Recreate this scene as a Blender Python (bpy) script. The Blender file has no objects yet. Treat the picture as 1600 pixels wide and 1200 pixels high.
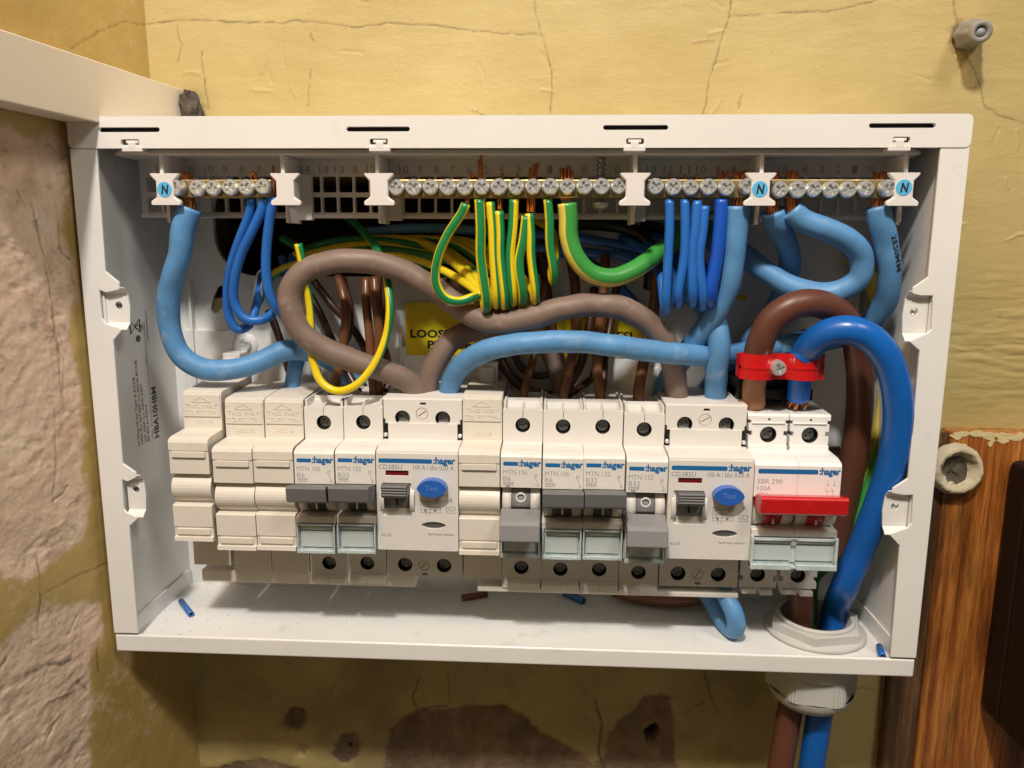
import bpy, math, random
import numpy as np
from mathutils import Vector, Matrix
from mathutils.geometry import tessellate_polygon

S = 0.001            # everything below is written in millimetres
sc = bpy.context.scene
col = sc.collection
rnd = random.Random(7)

# ------------------------------------------------------------------ camera
CP = Vector((194.772, -312.331, 181.251))
CE = (1.394387, -0.005281, 0.052364)
FPX = 1203.55
cam = bpy.data.cameras.new('camera'); cam.sensor_width = 36; cam.lens = FPX/1600*36
cam.clip_start = 0.005; cam.clip_end = 50
camo = bpy.data.objects.new('camera', cam); col.objects.link(camo)
camo.location = CP*S; camo.rotation_euler = CE
sc.camera = camo
cam.dof.use_dof = False

# ------------------------------------------------------------------ world and lamps
w = bpy.data.worlds.new('World'); sc.world = w; w.use_nodes = True
w.node_tree.nodes['Background'].inputs[0].default_value = (1.0, 0.86, 0.70, 1)
w.node_tree.nodes['Background'].inputs[1].default_value = 0.095
def area(name, loc, target, power, size, colr):
    l = bpy.data.lights.new(name, 'AREA'); l.energy = power; l.size = size; l.color = colr; l.shape = 'DISK'
    o = bpy.data.objects.new(name, l); col.objects.link(o)
    o.location = Vector(loc)*S
    o.rotation_euler = (Vector(target)-Vector(loc)).to_track_quat('-Z', 'Y').to_euler()
    return o
area('ceiling_lamp', (90, -640, 985), (220, 20, 110), 10.6, 0.08, (1.0, 0.955, 0.89))
area('warm_fill_left', (10, -420, 800), (0, 20, 110), 1.3, 0.15, (1.0, 0.56, 0.22))  # added warm fill for the left half, not a known lamp of the room
area('soft_fill_right', (640, -600, 900), (0, 20, 120), 3.5, 0.22, (1.0, 0.91, 0.79))  # added fill lighting the side wall from the right; no window known there
sc.view_settings.view_transform = 'Standard'; sc.view_settings.look = 'None'
sc.view_settings.exposure = 0.0; sc.view_settings.gamma = 1
sc.view_settings.use_curve_mapping = False
sc.cycles.max_bounces = 6; sc.cycles.transparent_max_bounces = 8
sc.cycles.use_denoising = True

# ------------------------------------------------------------------ picture -> place
CM = Matrix.Rotation(CE[2], 3, 'Z') @ Matrix.Rotation(CE[1], 3, 'Y') @ Matrix.Rotation(CE[0], 3, 'X')
def ray(px, py): return CM @ Vector(((px-800)/FPX, -(py-600)/FPX, -1))
def P(px, py, Y):                      # point seen at (px,py) at depth Y behind the enclosure front
    d = ray(px, py); return CP + d*((Y-CP.y)/d.y)
def PX(px, py, X):
    d = ray(px, py); return CP + d*((X-CP.x)/d.x)
def PZ(px, py, Z):
    d = ray(px, py); return CP + d*((Z-CP.z)/d.z)
D = 59.0
A_L = math.radians(7.5)
LO = Vector((4.5, 59.6, 0)); LD = Vector((-math.sin(A_L), -math.cos(A_L), 0)); LN = Vector((math.cos(A_L), -math.sin(A_L), 0))
def PL(px, py, off=0.0):               # (distance from the corner, z) on the side wall
    d = ray(px, py); t = (LO + LN*off - CP).dot(LN)/d.dot(LN); q = CP + d*t
    return ((q-LO).dot(LD), q.z)

# ------------------------------------------------------------------ materials
MATS = {}
def mat(name, c, rough=0.5, metal=0.0, var=0.0, vscale=40, bump=0.0, bscale=300, spec=0.5, coat=0.0, stretch=None, scuff=None):
    if name in MATS: return MATS[name]
    m = bpy.data.materials.new(name); m.use_nodes = True
    nt = m.node_tree; b = nt.nodes['Principled BSDF']
    b.inputs['Base Color'].default_value = (*c, 1); b.inputs['Roughness'].default_value = rough
    b.inputs['Metallic'].default_value = metal; b.inputs['Specular IOR Level'].default_value = spec
    b.inputs['Coat Weight'].default_value = coat
    if var or bump or scuff:
        tc = nt.nodes.new('ShaderNodeTexCoord'); src = tc.outputs['Object']
        if stretch:
            mp = nt.nodes.new('ShaderNodeMapping'); mp.inputs['Scale'].default_value = stretch
            nt.links.new(src, mp.inputs[0]); src = mp.outputs[0]
    if var:
        n = nt.nodes.new('ShaderNodeTexNoise'); n.inputs['Scale'].default_value = vscale; n.inputs['Detail'].default_value = 6
        n.inputs['Roughness'].default_value = 0.65
        nt.links.new(src, n.inputs['Vector'])
        r = nt.nodes.new('ShaderNodeMapRange'); r.inputs['From Min'].default_value = .3; r.inputs['From Max'].default_value = .7
        r.inputs['To Min'].default_value = 1-var; r.inputs['To Max'].default_value = 1+var*.6
        nt.links.new(n.outputs['Fac'], r.inputs['Value'])
        mx = nt.nodes.new('ShaderNodeMix'); mx.data_type = 'RGBA'; mx.blend_type = 'MULTIPLY'; mx.inputs['Factor'].default_value = 1
        mx.inputs[6].default_value = (*c, 1)
        nt.links.new(r.outputs[0], mx.inputs[7]); nt.links.new(mx.outputs[2], b.inputs['Base Color'])
        rr = nt.nodes.new('ShaderNodeMapRange'); rr.inputs['From Min'].default_value = .3; rr.inputs['From Max'].default_value = .7
        rr.inputs['To Min'].default_value = min(1, rough+.1); rr.inputs['To Max'].default_value = max(.05, rough-.06)
        nt.links.new(n.outputs['Fac'], rr.inputs['Value']); nt.links.new(rr.outputs[0], b.inputs['Roughness'])
    if scuff:
        sc_col, sc_amt, sc_scale, sc_lo = scuff
        n3 = nt.nodes.new('ShaderNodeTexNoise'); n3.inputs['Scale'].default_value = sc_scale; n3.inputs['Detail'].default_value = 7; n3.inputs['Roughness'].default_value = .72
        nt.links.new(src, n3.inputs['Vector'])
        r3 = nt.nodes.new('ShaderNodeMapRange'); r3.inputs['From Min'].default_value = sc_lo; r3.inputs['From Max'].default_value = sc_lo+.10; r3.inputs['To Max'].default_value = sc_amt
        nt.links.new(n3.outputs['Fac'], r3.inputs['Value'])
        m3 = nt.nodes.new('ShaderNodeMix'); m3.data_type = 'RGBA'; nt.links.new(r3.outputs[0], m3.inputs[0])
        prev = b.inputs['Base Color'].links[0].from_socket if b.inputs['Base Color'].links else None
        if prev: nt.links.new(prev, m3.inputs[6])
        else: m3.inputs[6].default_value = (*c, 1)
        m3.inputs[7].default_value = (*sc_col, 1); nt.links.new(m3.outputs[2], b.inputs['Base Color'])
    if bump:
        n2 = nt.nodes.new('ShaderNodeTexNoise'); n2.inputs['Scale'].default_value = bscale; n2.inputs['Detail'].default_value = 4
        nt.links.new(src, n2.inputs['Vector'])
        bp = nt.nodes.new('ShaderNodeBump'); bp.inputs['Strength'].default_value = 1; bp.inputs['Distance'].default_value = bump*S
        nt.links.new(n2.outputs['Fac'], bp.inputs['Height']); nt.links.new(bp.outputs[0], b.inputs['Normal'])
    MATS[name] = m
    return m
def srgb(r, g, b):
    f = lambda v: (v/255/12.92) if v/255 <= .04045 else ((v/255+.055)/1.055)**2.4
    return (f(r), f(g), f(b))
M = {}
M['steel'] = mat('white_powder_coat', (.77, .765, .74), .34, var=.05, vscale=18, bump=.05, bscale=900, scuff=((.56, .51, .44), .30, 42, .60))
M['steel_in'] = mat('white_powder_coat_inside', (.74, .745, .735), .42, var=.07, vscale=14, bump=.06, bscale=900, scuff=((.42, .40, .36), .45, 60, .60))
M['carrier'] = mat('pale_lilac_plastic', (.76, .735, .72), .5, var=.05, vscale=60)
M['clip'] = mat('white_clip_plastic', (.74, .71, .70), .42, var=.03, vscale=80)
M['blank'] = mat('cream_plastic', (.70, .66, .585), .45, var=.04, vscale=60, bump=.02, bscale=1800, scuff=((.50, .43, .34), .35, 130, .60))
M['mcb'] = mat('white_breaker_plastic', (.72, .70, .66), .42, var=.03, vscale=70, bump=.015, bscale=1800, scuff=((.52, .47, .40), .25, 150, .62))
M['rcb'] = mat('grey_white_breaker_plastic', (.71, .69, .655), .45, var=.03, vscale=70, bump=.015, bscale=1800)
M['sw'] = mat('bright_white_switch_plastic', (.80, .795, .78), .38, var=.03, vscale=70)
M['toggle'] = mat('grey_toggle_plastic', (.135, .135, .142), .42, var=.05, vscale=90, scuff=((.24, .23, .22), .4, 200, .60))
M['toggle_off'] = mat('light_grey_toggle_plastic', (.23, .23, .24), .42, var=.05, vscale=90)
M['drum'] = mat('dark_grey_drum_plastic', (.10, .10, .105), .45)
M['red'] = mat('red_plastic', (.56, .008, .010), .25, var=.08, vscale=90, coat=.3, scuff=((.62, .10, .09), .4, 260, .60))
M['darkred'] = mat('dark_red_indicator', (.13, .005, .008), .3)
M['logo'] = mat('blue_print', (.006, .13, .36), .5)
M['ink'] = mat('grey_print', (.20, .20, .21), .6)
M['ink_light'] = mat('pale_grey_print', (.34, .335, .33), .6)
M['black'] = mat('black_print', (.015, .015, .018), .6)
M['white'] = mat('white_print', (.85, .85, .85), .5)
M['btn'] = mat('blue_button_plastic', (.022, .115, .48), .3, coat=.2)
M['btnink'] = mat('button_relief', (.12, .25, .62), .4)
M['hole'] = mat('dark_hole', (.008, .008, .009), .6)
M['zinc'] = mat('zinc_screw', (.84, .86, .87), .30, .72, var=.18, vscale=700, bump=.16, bscale=900)
M['darkscrew'] = mat('dark_terminal_screw', (.30, .30, .30), .28, .8, var=.3, vscale=600, bump=.1, bscale=900)
M['brass'] = mat('brass', (.44, .34, .16), .42, .85, var=.18, vscale=200)
M['copper'] = mat('copper', (.62, .22, .085), .30, .9, var=.35, vscale=300)
M['sticker_n'] = mat('light_blue_sticker', (.09, .46, .78), .5)
M['sticker_y'] = mat('yellow_label', (.72, .56, .01), .35, var=.06, vscale=40)
M['blue_old'] = mat('dusty_light_blue_sheath', (.10, .285, .56), .50, var=.20, vscale=70, bump=.22, bscale=120, scuff=((.42, .50, .58), .32, 95, .56))
M['blue_navy'] = mat('mid_blue_sheath', (.035, .13, .40), .42, var=.10, vscale=90)
M['blue_thin'] = mat('blue_wire', (.020, .145, .52), .34, var=.10, vscale=120)
M['blue_dark'] = mat('deep_blue_wire', (.008, .085, .50), .32, var=.06, vscale=120)
M['blue_tail'] = mat('bright_blue_sheath', (.006, .115, .46), .30, var=.12, vscale=60, bump=.05, bscale=200, scuff=((.40, .50, .62), .7, 420, .66))
M['blue_inner'] = mat('vivid_blue_insulation', (.008, .17, .72), .35)
M['mauve'] = mat('dusty_brown_sheath', (.205, .145, .118), .52, var=.14, vscale=60, bump=.22, bscale=120, scuff=((.42, .34, .30), .35, 95, .56))
M['brown_tail'] = mat('glossy_brown_sheath', (.125, .046, .028), .36, var=.14, vscale=60, bump=.05, bscale=200, scuff=((.45, .34, .28), .7, 420, .66))
M['brown_thin'] = mat('brown_wire', (.16, .062, .026), .30, var=.12, vscale=90)
M['brown_dark'] = mat('dark_brown_wire', (.060, .022, .012), .32, var=.10, vscale=90)
M['tan'] = mat('tan_insulation', (.36, .155, .06), .45, var=.08, vscale=80)
M['yel'] = mat('earth_yellow', (.78, .60, .015), .30, var=.05, vscale=90)
M['grn'] = mat('earth_green', (.012, .21, .065), .30, var=.06, vscale=90)
M['grn_big'] = mat('earth_green_bright', (.05, .30, .055), .30, var=.06, vscale=90)
M['yel_big'] = mat('earth_yellow_soft', (.72, .56, .09), .32, var=.06, vscale=90)
M['blackc'] = mat('black_cable', (.012, .010, .010), .35)
M['gland'] = mat('grey_nylon', (.53, .525, .50), .45, var=.04, vscale=60)
M['beam'] = mat('cream_trunking', (.78, .70, .58), .42, var=.04, vscale=20)
M['plug'] = mat('grey_wall_plug_plastic', (.27, .255, .225), .5, var=.18, vscale=120, bump=.15, bscale=300)
M['meter'] = mat('black_gloss', (.006, .005, .005), .38, var=.3, vscale=300, spec=.25)
M['knob'] = mat('old_filler', (.56, .48, .33), .75, var=.32, vscale=90, bump=.5, bscale=260)
M['knob_in'] = mat('old_filler_dark', (.10, .08, .05), .9, var=.4, vscale=150, bump=.6, bscale=300)
M['rock'] = mat('broken_mortar', (.085, .07, .055), .9, var=.5, vscale=200, bump=.8, bscale=300)
M['railm'] = mat('galvanised_rail', (.5, .5, .5), .4, .8)
def glass():
    m = bpy.data.materials.new('clear_bluish_cover'); m.use_nodes = True; nt = m.node_tree; nt.nodes.clear()
    o = nt.nodes.new('ShaderNodeOutputMaterial'); mx = nt.nodes.new('ShaderNodeMixShader'); t = nt.nodes.new('ShaderNodeBsdfTransparent')
    g = nt.nodes.new('ShaderNodeBsdfGlossy'); g.inputs['Roughness'].default_value = .08
    t.inputs[0].default_value = (.965, .985, .99, 1)
    mx.inputs[0].default_value = .07
    nt.links.new(t.outputs[0], mx.inputs[1]); nt.links.new(g.outputs[0], mx.inputs[2])
    nt.links.new(mx.outputs[0], o.inputs[0]); return m
M['glass'] = glass()
M['glass_edge'] = mat('cover_edge', (.50, .59, .605), .15, var=.25, vscale=250)

# ------------------------------------------------------------------ mesh builder
class MB:
    def __init__(s): s.v = []; s.f = []; s.mi = []; s.sm = []
    def add(s, vs, fs, mi=0, smooth=False):
        o = len(s.v); s.v += [tuple(v) for v in vs]
        for f in fs:
            s.f.append([i+o for i in f]); s.mi.append(mi if isinstance(mi, int) else 0); s.sm.append(smooth)
        return s
    def box(s, x0, x1, y0, y1, z0, z1, mi=0):
        v = [(x, y, z) for x in (x0, x1) for y in (y0, y1) for z in (z0, z1)]
        return s.add(v, [(0, 1, 3, 2), (4, 6, 7, 5), (0, 4, 5, 1), (2, 3, 7, 6), (0, 2, 6, 4), (1, 5, 7, 3)], mi)
    def prism(s, loops, axis, a, b, mi=0, smooth_side=False):
        """loops: outer + holes in 2D. axis 'y': (x,z) outline from depth a to b; 'x': (y,z); 'z': (x,y)"""
        def m3(p, t):
            return (p[0], t, p[1]) if axis == 'y' else ((t, p[0], p[1]) if axis == 'x' else (p[0], p[1], t))
        vl = [[Vector((p[0], p[1], 0)) for p in l] for l in loops]
        tri = tessellate_polygon(vl)
        flat = [p for l in loops for p in l]; n = len(flat)
        v = [m3(p, a) for p in flat]+[m3(p, b) for p in flat]
        s.add(v, [tuple(t) for t in tri]+[tuple(i+n for i in reversed(t)) for t in tri], mi)
        base = len(s.v)-2*n; k = 0
        for l in loops:
            c = len(l)
            for i in range(c):
                j = (i+1) % c
                s.f.append([base+k+i, base+k+j, base+n+k+j, base+n+k+i]); s.mi.append(mi); s.sm.append(smooth_side)
            k += c
        return s
    def lathe(s, prof, centre, axis='y', n=24, mi=0, a0=0, a1=2*math.pi):
        """prof: (radius, along) pairs, around `axis` through centre"""
        c = Vector(centre); full = abs(a1-a0-2*math.pi) < 1e-6; m = n if full else n+1; vs = []
        for r, t in prof:
            for i in range(m):
                a = a0+(a1-a0)*i/n; u, w_ = r*math.cos(a), r*math.sin(a)
                vs.append(c+Vector((u, t, w_) if axis == 'y' else ((t, u, w_) if axis == 'x' else (u, w_, t))))
        fs = []
        for k in range(len(prof)-1):
            for i in range(n):
                j = (i+1) % m
                fs.append((k*m+i, k*m+j, (k+1)*m+j, (k+1)*m+i))
        s.add(vs, fs, mi, True)
        return s
    def quad(s, pts, mi=0): return s.add(pts, [tuple(range(len(pts)))], mi)
def fixn(me):
    import bmesh
    bm = bmesh.new(); bm.from_mesh(me); bmesh.ops.recalc_face_normals(bm, faces=bm.faces); bm.to_mesh(me); bm.free()
def build(name, mb, mats, parent=None, off=(0, 0, 0), bevel=0.0, seg=2, recalc=True):
    me = bpy.data.meshes.new(name)
    o_ = Vector(off)
    me.from_pydata([tuple((Vector(v)-o_)*S) for v in mb.v], [], mb.f)
    me.polygons.foreach_set('material_index', mb.mi); me.polygons.foreach_set('use_smooth', mb.sm)
    for m in (mats if isinstance(mats, (list, tuple)) else [mats]): me.materials.append(m)
    if recalc: fixn(me)
    me.update()
    o = bpy.data.objects.new(name, me); col.objects.link(o)
    if parent: o.parent = parent
    else: o.location = o_*S
    if bevel:
        b = o.modifiers.new('bevel', 'BEVEL'); b.width = bevel*S; b.segments = seg; b.limit_method = 'ANGLE'; b.angle_limit = math.radians(50)
        b.harden_normals = False
    return o
def tag(o, label=None, cat=None, group=None, kind=None):
    if label: o['label'] = label
    if cat: o['category'] = cat
    if group: o['group'] = group
    if kind: o['kind'] = kind
    return o
def thing(name, label, cat, loc, group=None, rot=(0, 0, 0)):
    o = bpy.data.objects.new(name, None); col.objects.link(o); o.empty_display_size = .01
    o.location = Vector(loc)*S; o.rotation_euler = rot
    if group in ('narrow circuit breakers', 'wide units with a blue button', 'cream blanking modules'):
        g = random.Random(str(loc)); o.rotation_euler = (g.uniform(-.004, .004), g.uniform(-.0045, .0045), g.uniform(-.003, .003)); o.location.y += g.uniform(-.35, .25)*S
    return tag(o, label, cat, group)
def share(src, name, parent, loc, rot=(0, 0, 0), scale=(1, 1, 1)):
    o = src.copy(); o.name = name; col.objects.link(o); o.parent = parent; o.location = Vector(loc)*S; o.rotation_euler = rot; o.scale = scale
    return o
def circle(cx, cz, r, n=24, ph=0): return [(cx+r*math.cos(ph+2*math.pi*i/n), cz+r*math.sin(ph+2*math.pi*i/n)) for i in range(n)]
def rrect(x0, z0, x1, z1, r, n=4):
    o = []
    for cx, cz, a in ((x1-r, z1-r, 0), (x0+r, z1-r, 90), (x0+r, z0+r, 180), (x1-r, z0+r, 270)):
        for i in range(n+1):
            t = math.radians(a+90*i/n); o.append((cx+r*math.cos(t), cz+r*math.sin(t)))
    return o
_tc = {}
def text_geo(s, bold=0.0):
    k = (s, bold)
    if k in _tc: return _tc[k]
    cu = bpy.data.curves.new('t', 'FONT'); cu.body = s; cu.size = 1; cu.resolution_u = 2; cu.offset = bold; cu.fill_mode = 'FRONT'
    ob = bpy.data.objects.new('t', cu); me = bpy.data.meshes.new_from_object(ob)
    v = np.array([tuple(p.co) for p in me.vertices]) if len(me.vertices) else np.zeros((0, 3)); f = [tuple(p.vertices) for p in me.polygons]
    bpy.data.objects.remove(ob); bpy.data.curves.remove(cu); bpy.data.meshes.remove(me)
    _tc[k] = (v, f); return v, f
def text(mb, s, org, width, height, u=(1, 0, 0), vv=(0, 0, 1), bold=0.0, ext=0.0, mi=0, slant=0):
    """text with its lower left at org, given total width; height is the height of a capital"""
    v, f = text_geo(s, bold)
    if len(v) == 0: return mb
    x0, x1 = v[:, 0].min(), v[:, 0].max()
    sx = width/max(1e-6, x1-x0); sy = height/0.70
    u = Vector(u); vv = Vector(vv); org = Vector(org); nn = u.cross(vv)
    pts = [org+u*((p[0]-x0)*sx+slant*p[1]*sy)+vv*(p[1]*sy) for p in v]
    if ext:
        n = len(pts); cnt = {}
        for t in f:
            for a, b in zip(t, t[1:]+t[:1]): cnt[(a, b)] = 1
        fs = [tuple(i+n for i in t) for t in f]+[(a, b, b+n, a+n) for (a, b) in cnt if (b, a) not in cnt]
        mb.add(pts+[p+nn*ext for p in pts], fs, mi)
    else: mb.add(pts, f, mi)
    return mb
def line2(mb, pts, w_, y, mi=0):
    """thin flat line through (x,z) points on the plane Y=y"""
    for (ax, az), (bx, bz) in zip(pts, pts[1:]):
        dx, dz = bx-ax, bz-az; L = math.hypot(dx, dz) or 1; nx, nz = -dz/L*w_/2, dx/L*w_/2
        mb.quad([(ax+nx, y, az+nz), (ax-nx, y, az-nz), (bx-nx, y, bz-nz), (bx+nx, y, bz+nz)], mi)

# ------------------------------------------------------------------ splines and cables
def spline(pts, step=1.3):
    p = [Vector(q) for q in pts]; p = [p[0]*2-p[1]]+p+[p[-1]*2-p[-2]]
    out = []
    for i in range(1, len(p)-2):
        a, b, c, d = p[i-1:i+3]
        # centripetal Catmull-Rom
        t0 = 0; t1 = max(1e-3, (b-a).length**.5); t2 = t1+max(1e-3, (c-b).length**.5); t3 = t2+max(1e-3, (d-c).length**.5)
        n = max(2, int((c-b).length/step))
        for k in range(n):
            t = t1+(t2-t1)*k/n
            A1 = a*((t1-t)/(t1-t0))+b*((t-t0)/(t1-t0)); A2 = b*((t2-t)/(t2-t1))+c*((t-t1)/(t2-t1)); A3 = c*((t3-t)/(t3-t2))+d*((t-t2)/(t3-t2))
            B1 = A1*((t2-t)/(t2-t0))+A2*((t-t0)/(t2-t0)); B2 = A2*((t3-t)/(t3-t1))+A3*((t-t1)/(t3-t1))
            out.append(B1*((t2-t)/(t2-t1))+B2*((t-t1)/(t2-t1)))
    out.append(p[-2])
    return out
def tube(mb, path, r, n=16, mi=None, twist=0, ph=0, split=.5, rough=0.0, seed=0, caps=True, hollow=0):
    rg = np.random.RandomState(seed+11); ph0, ph1, ph2 = rg.rand(3)*6
    T = [(path[min(i+1, len(path)-1)]-path[max(i-1, 0)]).normalized() for i in range(len(path))]
    up = Vector((0, -1, 0)); 
    if abs(T[0].dot(up)) > .9: up = Vector((1, 0, 0))
    N = (up-T[0]*up.dot(T[0])).normalized(); vs = []; base = len(mb.v)
    for i, c in enumerate(path):
        if i:
            N = (N-T[i]*N.dot(T[i])); N.normalize()
        B = T[i].cross(N)
        ri = r(i/(len(path)-1)) if callable(r) else r
        for k in range(n):
            a = 2*math.pi*k/n+ph+twist*i
            rr = ri*(1+rough*(math.sin(i*.23+ph0)*math.cos(2*a+ph1)+.6*math.sin(i*.61+ph2+a)))
            vs.append(c+(N*math.cos(a)+B*math.sin(a))*rr)
    mb.v += [tuple(v) for v in vs]
    for i in range(len(path)-1):
        for k in range(n):
            j = (k+1) % n
            mb.f.append([base+i*n+k, base+i*n+j, base+(i+1)*n+j, base+(i+1)*n+k]); mb.sm.append(True)
            mb.mi.append(0 if mi is None else (1 if k < n*split else 0))
    if caps:
        for i, rev in ((0, True), (len(path)-1, False)):
            ring = [base+i*n+k for k in range(n)]
            mb.f.append(ring[::-1] if rev else ring); mb.sm.append(False); mb.mi.append(0)
    return mb
cab_seed = [0]
def cable(name, label, pts, r, mats, group=None, cat='cable', n=18, twist=0.0, ph=0.0, split=.45, rough=0.0, raw=False, shape=None):
    cab_seed[0] += 1
    pp = [Vector(q) if raw else P(*q) for q in pts]
    path = spline(pp, 1.3 if r > 2.5 else 1.6)
    mb = MB(); rad = r if shape is None else (lambda t: r*shape(t))
    tube(mb, path, rad, n, None if not isinstance(mats, (list, tuple)) else 1, twist, ph, split, rough, cab_seed[0])
    o = build(name, mb, mats, off=pp[0])
    tag(o, label, cat, group); o['_r'] = r
    del o['_r']
    return o, pp, path
def strands(parent, org, a, b, r, n=14, name='copper_strands', twist=1.2, rs=.55, spread=1.0, seed=1):
    """twisted copper strands from a to b, child of a cable whose origin is org"""
    rg = random.Random(seed); mb = MB(); a = Vector(a); b = Vector(b); ax = (b-a).normalized(); L = (b-a).length
    u = ax.orthogonal().normalized(); w_ = ax.cross(u)
    for k in range(n):
        a0 = rg.random()*6.28; rr = r*(.92 if k < n*.75 else .45); ln = L*(1-.12*rg.random()); path = []
        for i in range(8):
            t = i/7; an = a0+twist*t; q = rr*(1+(spread-1)*t)
            path.append(a+ax*(ln*t)+(u*math.cos(an)+w_*math.sin(an))*q)
        tube(mb, path, rs, 6)
    o = build(name, mb, M['copper'], parent, off=org); return o

# ================================================================== THE WALLS
def vnoise(X, Z, scale, seed, octv=4, gain=.5):
    rg = np.random.RandomState(seed); out = np.zeros_like(X); amp = 1; tot = 0
    for o in range(octv):
        g = rg.rand(257, 257); s = scale/(2**o)
        x = X/s+1000.3*(o+1); z = Z/s+777.7*(o+1)
        xi = np.floor(x).astype(int); zi = np.floor(z).astype(int); fx = x-xi; fz = z-zi
        fx = fx*fx*(3-2*fx); fz = fz*fz*(3-2*fz)
        G = lambda a, b: g[a % 257, b % 257]
        v = (G(xi, zi)*(1-fx)+G(xi+1, zi)*fx)*(1-fz)+(G(xi, zi+1)*(1-fx)+G(xi+1, zi+1)*fx)*fz
        out += amp*v; tot += amp; amp *= gain
    return out/tot-.5
def inpoly(X, Z, poly):
    r = np.zeros(X.shape, bool); n = len(poly)
    for i in range(n):
        x0, z0 = poly[i]; x1, z1 = poly[(i+1) % n]
        if z0 == z1: continue
        c = ((Z >= min(z0, z1)) & (Z < max(z0, z1)) & (X < (x1-x0)*(Z-z0)/(z1-z0)+x0)); r ^= c
    return r
def soft(m, n, reps=2):
    for _ in range(reps):
        for ax in (0, 1):
            c = np.cumsum(np.pad(m, [(n+1, n) if a == ax else (0, 0) for a in (0, 1)], mode='edge'), axis=ax)
            m = (c[2*n+1:]-c[:-2*n-1] if ax == 0 else c[:, 2*n+1:]-c[:, :-2*n-1])/(2*n+1)
    return m
def distline(X, Z, pts):
    d = np.full(X.shape, 1e9)
    for (x0, z0), (x1, z1) in zip(pts, pts[1:]):
        dx, dz = x1-x0, z1-z0; L = dx*dx+dz*dz+1e-9
        t = np.clip(((X-x0)*dx+(Z-z0)*dz)/L, 0, 1); d = np.minimum(d, np.hypot(X-x0-t*dx, Z-z0-t*dz))
    return d
def axis_samples(lo, hi, step, outer_lo, outer_hi):
    a = list(np.arange(lo, hi, step)); s = step; x = hi; post = []
    while x < outer_hi: post.append(x); s *= 1.5; x += s
    post.append(outer_hi); s = step; x = lo-step; pre = []
    while x > outer_lo: pre.append(x); s *= 1.5; x -= s
    pre.append(outer_lo)
    return np.array(pre[::-1]+a+post)
def paint_material(name, paint, paint2, plaster, plaster2, dark):
    m = bpy.data.materials.new(name); m.use_nodes = True; nt = m.node_tree; N = nt.nodes; L = nt.links
    b = N['Principled BSDF']; tc = N.new('ShaderNodeTexCoord')
    at = N.new('ShaderNodeAttribute'); at.attribute_name = 'surface'; sp = N.new('ShaderNodeSeparateColor'); L.new(at.outputs['Color'], sp.inputs[0])
    def noise(scale, detail=6, stretch=(1, 1, 1), rough=.6):
        mp = N.new('ShaderNodeMapping'); mp.inputs['Scale'].default_value = stretch; L.new(tc.outputs['Object'], mp.inputs[0])
        n = N.new('ShaderNodeTexNoise'); n.inputs['Scale'].default_value = scale; n.inputs['Detail'].default_value = detail; n.inputs['Roughness'].default_value = rough
        L.new(mp.outputs[0], n.inputs['Vector']); return n.outputs['Fac']
    def rng(src, a, b_, c=0, d=1):
        r = N.new('ShaderNodeMapRange'); r.inputs['From Min'].default_value = a; r.inputs['From Max'].default_value = b_
        r.inputs['To Min'].default_value = c; r.inputs['To Max'].default_value = d; L.new(src, r.inputs['Value']); return r.outputs[0]
    def mix(f, c0, c1, bt='MIX'):
        x = N.new('ShaderNodeMix'); x.data_type = 'RGBA'; x.blend_type = bt
        for s, v in ((0, f), (6, c0), (7, c1)):
            if isinstance(v, tuple): x.inputs[s].default_value = (*v, 1)
            elif isinstance(v, (int, float)): x.inputs[s].default_value = v
            else: L.new(v, x.inputs[s])
        return x.outputs[2]
    p = mix(rng(noise(9, 8), .35, .65), paint, paint2)
    p = mix(rng(noise(55, 6, (.35, 1, 1.6)), .56, .74, 0, .35), p, tuple(min(1, c*1.22) for c in paint))
    p = mix(rng(noise(420, 3), .70, .76, 0, .55), p, tuple(c*.45 for c in paint2))
    q = mix(rng(noise(22, 8, rough=.7), .38, .62), plaster, plaster2)
    q = mix(rng(noise(48, 6, (1.6, 1, .7), .7), .52, .66, 0, .6), q, (.46, .26, .185))
    q = mix(rng(noise(160, 6, (.6, 1, 1.5)), .58, .70, 0, .5), q, (.22, .15, .11))
    q = mix(rng(noise(700, 4, (1, 1, 1), .8), .60, .72, 0, .5), q, (.30, .20, .14))
    q = mix(rng(noise(30, 7, (1.8, 1, .6), .7), .56, .64, 0, .45), q, tuple(min(1, c*1.25) for c in plaster))
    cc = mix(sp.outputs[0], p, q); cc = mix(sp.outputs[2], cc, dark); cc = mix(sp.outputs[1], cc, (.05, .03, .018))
    L.new(cc, b.inputs['Base Color'])
    rr = rng(sp.outputs[0], 0, 1, .40, .9); L.new(rr, b.inputs['Roughness'])
    h1 = noise(140, 7, (.5, 1, 1.5)); h2 = noise(1100, 7, (1, 1, 1), .8)
    ad = N.new('ShaderNodeMath'); ad.operation = 'MULTIPLY_ADD'; L.new(h2, ad.inputs[0]); ad.inputs[1].default_value = 1.3; L.new(h1, ad.inputs[2])
    bp = N.new('ShaderNodeBump'); bp.inputs['Distance'].default_value = .26*S; bp.inputs['Strength'].default_value = .8
    L.new(ad.outputs[0], bp.inputs['Height']); L.new(bp.outputs[0], b.inputs['Normal'])
    return m
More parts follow.
